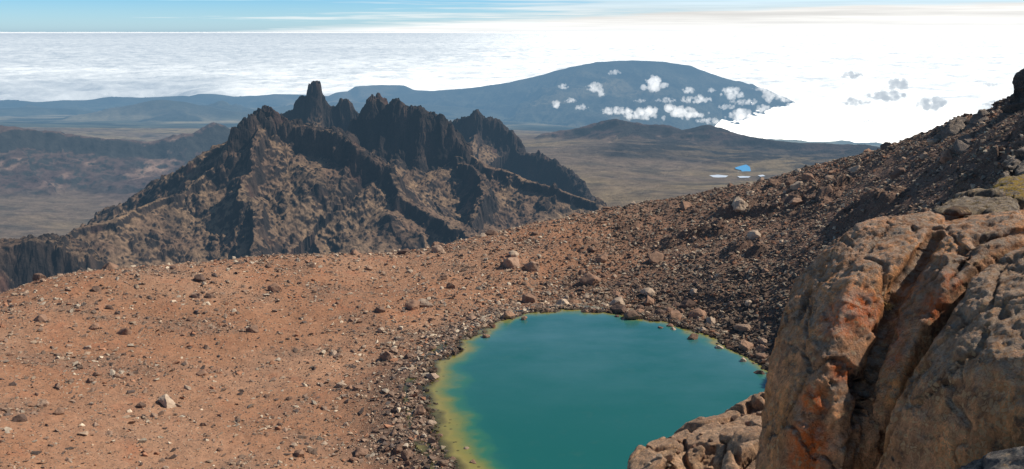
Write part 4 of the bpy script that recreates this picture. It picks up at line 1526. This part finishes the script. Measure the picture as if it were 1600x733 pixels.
for px, py, D, rad in [(1500, 435, 10.0, .16), (1455, 470, 9.8, .2), (1395, 520, 9.7, .13), (1318, 578, 9.4, .12), (1270, 625, 9.2, .16), (1265, 690, 9.0, .22), (1262, 720, 9.0, .2), (1390, 555, 9.5, .12), (1480, 420, 10.1, .12), (1345, 480, 9.9, .25), (1310, 500, 9.8, .22)]:
    soft = 0.95 if (px, py) in ((1345, 480), (1310, 500)) else 1.0
    lich = np.maximum(lich, soft * sstep(rad * 1.5, rad * 0.3, np.linalg.norm(v - at(px, py, D), axis=1)))
clast = 0.16 + 0.5 * sstep(1.6, 0.5, np.linalg.norm((v - at(1530, 640, 8.0)) * np.array([0.8, 1, 1.1]), axis=1)) + 0.12 * sstep(-0.2, 0.3, n3)
me = np_mesh('lava_boulder', v, f, True, tone, {'lichen': lich, 'crust': top, 'clast': clast, 'moss': np.zeros(len(v))})
tag(link_mesh('lava_boulder', me, M_cliff), 'huge brown lava boulder with orange lichen and deep cracks beside the camera', 'boulder')
print('boulder', len(v), round(time.time() - T0, 1))


def rock_body(name, hulls, voxel, label, cat, lump=0.1, skin=0.03, seed=1, tones=((0.2, 0.125, 0.082), (0.31, 0.2, 0.125)), moss=0.0, crust=1.0, scale=1.0, blocky=0.6):
    v, nn, f = fuse(hulls, voxel, 2)
    v = v + nn * (fbm3(v * 1.1 / scale, 4, seed)[:, None] * lump + fbm3(v * 4 / scale, 4, seed + 3, ridged=True)[:, None] * skin)
    nn = vert_normals(v, f)
    plates = np.floor(fbm3(v * np.array([1.2, 1.2, 2.6]) / scale, 3, seed + 5) * 6) / 6
    w1, w2, wc = worley3(v * np.array([1.0, 1.0, 1.5]) / scale * 1.2 + fbm3(v / scale * 1.5, 2, seed + 15)[:, None] * 0.4, seed + 17)
    v = v + nn * (((wc - 0.5) * 1.5 - 1.2 * sstep(0.12, 0.0, w2 - w1)) * lump * blocky)[:, None]
    nn = vert_normals(v, f)
    v = v + nn * (plates * lump * 0.7 + fbm3(v * 9 / scale, 3, seed + 7) * skin * 0.6)[:, None]
    nn = vert_normals(v, f)
    t = mixc(tones[0], tones[1], sstep(-0.3, 0.4, fbm3(v * 1.3 / scale, 4, seed + 9)))
    t = mixc(t, (0.07, 0.05, 0.04), sstep(0.1, 0.5, fbm3(v * 3 / scale, 4, seed + 11)) * 0.6)
    tp = sstep(0.2, 0.8, nn[:, 2])
    me = np_mesh(name, v, f, True, t, {'lichen': np.zeros(len(v)), 'crust': tp * crust, 'clast': np.full(len(v), 0.12), 'moss': tp * moss})
    return tag(link_mesh(name, me, M_cliff), label, cat)


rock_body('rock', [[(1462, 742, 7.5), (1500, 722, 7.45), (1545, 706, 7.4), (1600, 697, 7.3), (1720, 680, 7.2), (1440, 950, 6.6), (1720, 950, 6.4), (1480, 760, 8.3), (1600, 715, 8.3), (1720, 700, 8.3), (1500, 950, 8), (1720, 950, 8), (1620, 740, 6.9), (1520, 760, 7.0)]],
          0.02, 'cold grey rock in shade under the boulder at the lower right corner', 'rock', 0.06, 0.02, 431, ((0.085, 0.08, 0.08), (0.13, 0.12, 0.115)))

# a dry tuft rooted in the crack
from mathutils.bvhtree import BVHTree
btree = BVHTree.FromPolygons(v.tolist(), f.tolist())
hit = btree.ray_cast(Vector((0, 0, CAMZ)), Vector(ray(1386, 480)))
M_dry, nt_, out_ = mat('dry_grass')
rough_surface(nt_, out_, mixcol(nt_, N(nt_, 'ShaderNodeObjectInfo').outputs['Random'], (0.42, 0.28, 0.12), (0.36, 0.25, 0.12)))
T_ = random.Random(4)
bm = bmesh.new()
for i in range(70):
    a_, l_ = T_.uniform(0, 6.28), T_.uniform(0.05, 0.13)
    out_d = Vector((math.cos(a_), math.sin(a_) - 0.5, T_.uniform(0.1, 1.2))).normalized()
    side = out_d.cross(Vector((T_.gauss(0, 1), T_.gauss(0, 1), T_.gauss(0, 1)))).normalized() * 0.0035
    base_ = hit[0] + Vector((T_.gauss(0, .015), T_.gauss(0, .01), T_.gauss(0, .015)))
    mid = base_ + out_d * l_ * 0.6
    tip = base_ + out_d * l_ + Vector((0, 0, -l_ * 0.25))
    q_ = [bm.verts.new(p_) for p_ in (base_ - side, base_ + side, mid + side, mid - side, tip)]
    bm.faces.new(q_[:4]); bm.faces.new((q_[3], q_[2], q_[4]))
me = bpy.data.meshes.new('grass_tuft'); bm.to_mesh(me); bm.free()
tag(link_mesh('grass_tuft', me, M_dry), 'small dry grass tuft growing in the crack of the big boulder', 'plant')

# the ledge between the lake and the boulder
ledge = [
    [(988, 722, 29.0), (1002, 697, 30.0), (1032, 692, 30.5), (1050, 684, 31), (990, 760, 27.5), (1040, 740, 27.5), (1060, 700, 29.5), (1010, 800, 27), (1060, 800, 27), (1050, 690, 33), (1010, 720, 32)],
    [(1046, 686, 31), (1072, 668, 32), (1100, 655, 32.5), (1135, 648, 33), (1050, 710, 29.5), (1100, 700, 29.5), (1140, 690, 30), (1060, 780, 28), (1150, 780, 28), (1090, 665, 35), (1140, 655, 35)],
    [(1120, 652, 33), (1150, 640, 33.5), (1175, 628, 34), (1200, 640, 33.5), (1140, 690, 30.5), (1220, 690, 30.5), (1140, 760, 29), (1220, 760, 29), (1170, 640, 36), (1230, 640, 36)],
    [(1172, 628, 33.8), (1184, 613, 34.4), (1200, 609, 34.6), (1230, 609, 34.6), (1180, 645, 33), (1240, 645, 33), (1240, 620, 37), (1190, 625, 37)],
    [(1122, 674, 27.2), (1150, 664, 28), (1190, 660, 28.3), (1220, 660, 28), (1128, 668, 27.6), (1118, 735, 25.8), (1115, 820, 25), (1190, 690, 26), (1220, 690, 26), (1200, 820, 25), (1230, 700, 29), (1160, 720, 29.5), (1150, 690, 26.4)],
    [(1140, 712, 25.2), (1165, 698, 25.6), (1200, 690, 25.8), (1230, 700, 25.5), (1132, 750, 24.5), (1125, 830, 24), (1210, 830, 23.8), (1200, 740, 24.4), (1240, 800, 26)],
]
ledge_o = rock_body('rock_ledge', ledge, 0.05, 'tan stepped rock ledge jutting over the lake at the foot of the boulder', 'rock ledge', 0.14, 0.05, 441, ((0.42, 0.235, 0.13), (0.60, 0.37, 0.215)), 0.0, 0.35, scale=2.0, blocky=1.5)

# loose stones lying on the ledge
lv = [v_.co[:] for v_ in ledge_o.data.vertices]
tree = BVHTree.FromPolygons(lv, [p_.vertices[:] for p_ in ledge_o.data.polygons])
Q = random.Random(9)
for px, py, wpx in [(1148, 655, 13), (1170, 664, 15), (1186, 648, 10), (1060, 708, 12), (1085, 698, 9), (1030, 716, 11), (1110, 690, 10), (1072, 722, 12), (1100, 715, 8), (1045, 728, 9), (1130, 662, 8), (1160, 650, 7), (1095, 680, 7), (1015, 726, 8)]:
    hit = tree.ray_cast(Vector((0, 0, CAMZ)), Vector(ray(px, py)))
    if hit[0] is None or hit[3] > 60: continue
    s_ = wpx / FPX * hit[3] * 0.5
    put_rock(FINE[Q.randrange(len(FINE))], hit[0].x, hit[0].y, hit[0].z + s_ * 0.3, s_, (1, 0.9, 0.9), Q.uniform(0, 6), (Q.uniform(-.2, .2), Q.uniform(-.2, .2)), 'stone',
             'small loose stone lying on the tan rock ledge', 'stone', 'loose stones on the ledge')

# outcrop that closes the slope at the upper right
tower = [
    [(1556, 190, 186), (1560, 168, 186), (1578, 150, 187), (1600, 145, 188), (1680, 120, 190), (1555, 205, 184), (1620, 205, 180), (1700, 180, 180), (1600, 150, 196), (1700, 150, 198), (1600, 240, 178), (1700, 240, 178)],
    [(1582, 140, 186), (1586, 118, 187), (1602, 108, 188), (1640, 100, 189), (1690, 100, 190), (1584, 155, 186), (1690, 160, 184), (1600, 115, 194), (1690, 110, 196)],
]
rock_body('rock_outcrop', tower, 0.35, 'dark rock outcrop rising at the top of the right slope', 'rock outcrop', 1.3, 0.45, 451, ((0.06, 0.046, 0.04), (0.10, 0.07, 0.055)), 0.0, 0.3, scale=14)
pile = [
    [(1465, 204, 205), (1482, 190, 205), (1500, 186, 206), (1508, 196, 205), (1470, 222, 202), (1506, 222, 202), (1490, 195, 211), (1490, 225, 200)],
    [(1480, 195, 207), (1490, 184, 208), (1512, 182, 208), (1514, 188, 207), (1485, 200, 206), (1510, 196, 206), (1500, 186, 212)],
    [(1508, 205, 202), (1520, 178, 203), (1540, 174, 203), (1548, 192, 202), (1550, 212, 199), (1512, 220, 199), (1535, 185, 209)],
    [(1525, 180, 203), (1528, 170, 203.5), (1540, 168, 204), (1546, 178, 203), (1536, 184, 202), (1536, 176, 208)],
    [(1455, 218, 205), (1462, 208, 206), (1475, 210, 205), (1480, 232, 202), (1452, 234, 203), (1465, 215, 210)],
]
for h_, label in zip(pile, ('broad pale slab block in the rock pile on the skyline', 'flat capstone lying on the slab block on the skyline', 'tall dark block at the right of the skyline rock pile',
                            'small round stone perched on the tall dark block', 'low block at the left end of the skyline rock pile')):
    rock_body('rock', [h_], 0.25, label, 'rock', 0.5, 0.22, 461 + len(label), ((0.11, 0.085, 0.07), (0.19, 0.15, 0.12)), 0.0, 0.6, scale=7)
rock_body('boulder', [[(1486, 236, 178), (1494, 216, 179), (1510, 208, 180), (1522, 214, 179), (1524, 228, 177), (1500, 242, 175), (1515, 240, 175), (1510, 215, 185)]], 0.25,
          'smooth grey boulder below the skyline rock pile', 'boulder', 0.5, 0.15, 499, ((0.13, 0.10, 0.085), (0.18, 0.145, 0.12)), 0.0, 0.5, scale=7)
# rocks behind the big boulder's top
back = [
    ([(1556, 300, 24), (1570, 262, 25), (1600, 235, 26), (1680, 205, 27), (1560, 330, 22), (1600, 330, 21), (1700, 330, 21), (1700, 240, 29), (1600, 250, 29)], 'pale lichen covered rock at the right edge behind the boulder', 0.0),
    ([(1548, 300, 19), (1572, 284, 19.5), (1600, 280, 20), (1680, 275, 20), (1556, 325, 17.5), (1600, 325, 17), (1680, 325, 17), (1600, 290, 22), (1680, 285, 22)], 'rock capped with yellow lichen at the right edge', 1.0),
    ([(1452, 328, 15), (1475, 312, 16), (1520, 303, 16.5), (1560, 304, 16.5), (1580, 318, 15.5), (1460, 345, 14), (1580, 345, 14), (1520, 312, 18.5), (1570, 315, 18.5)], 'low rough rock shelf behind the top of the boulder', 0.25),
]
for h_, label, ms_ in back:
    rock_body('rock', [h_], 0.05, label, 'rock', 0.22, 0.09, 511 + len(label), ((0.13, 0.1, 0.08), (0.22, 0.17, 0.125)), ms_, 1.0, scale=2.0)
rock_body('cushion_plant', [[(1474, 334, 13.2), (1480, 326, 13.3), (1495, 322, 13.4), (1510, 325, 13.3), (1517, 334, 13.2), (1496, 336, 12.9), (1495, 330, 12.9), (1495, 326, 13.9), (1480, 334, 13.7), (1512, 334, 13.7)]],
          0.015, 'small round brown cushion plant on top of the boulder', 'plant', 0.03, 0.02, 541, ((0.14, 0.085, 0.06), (0.2, 0.12, 0.075)), 0.2, 0.0, blocky=0.0)

print('scene built', round(time.time() - T0, 1))

# ------------------------------------------------------------------ render settings
scene.render.engine = 'CYCLES'
scene.view_settings.view_transform = 'Standard'
scene.view_settings.look = 'None'
scene.view_settings.exposure = 0.0
scene.view_settings.gamma = 1.0
scene.cycles.use_denoising = True
scene.cycles.max_bounces = 6
scene.cycles.transparent_max_bounces = 24
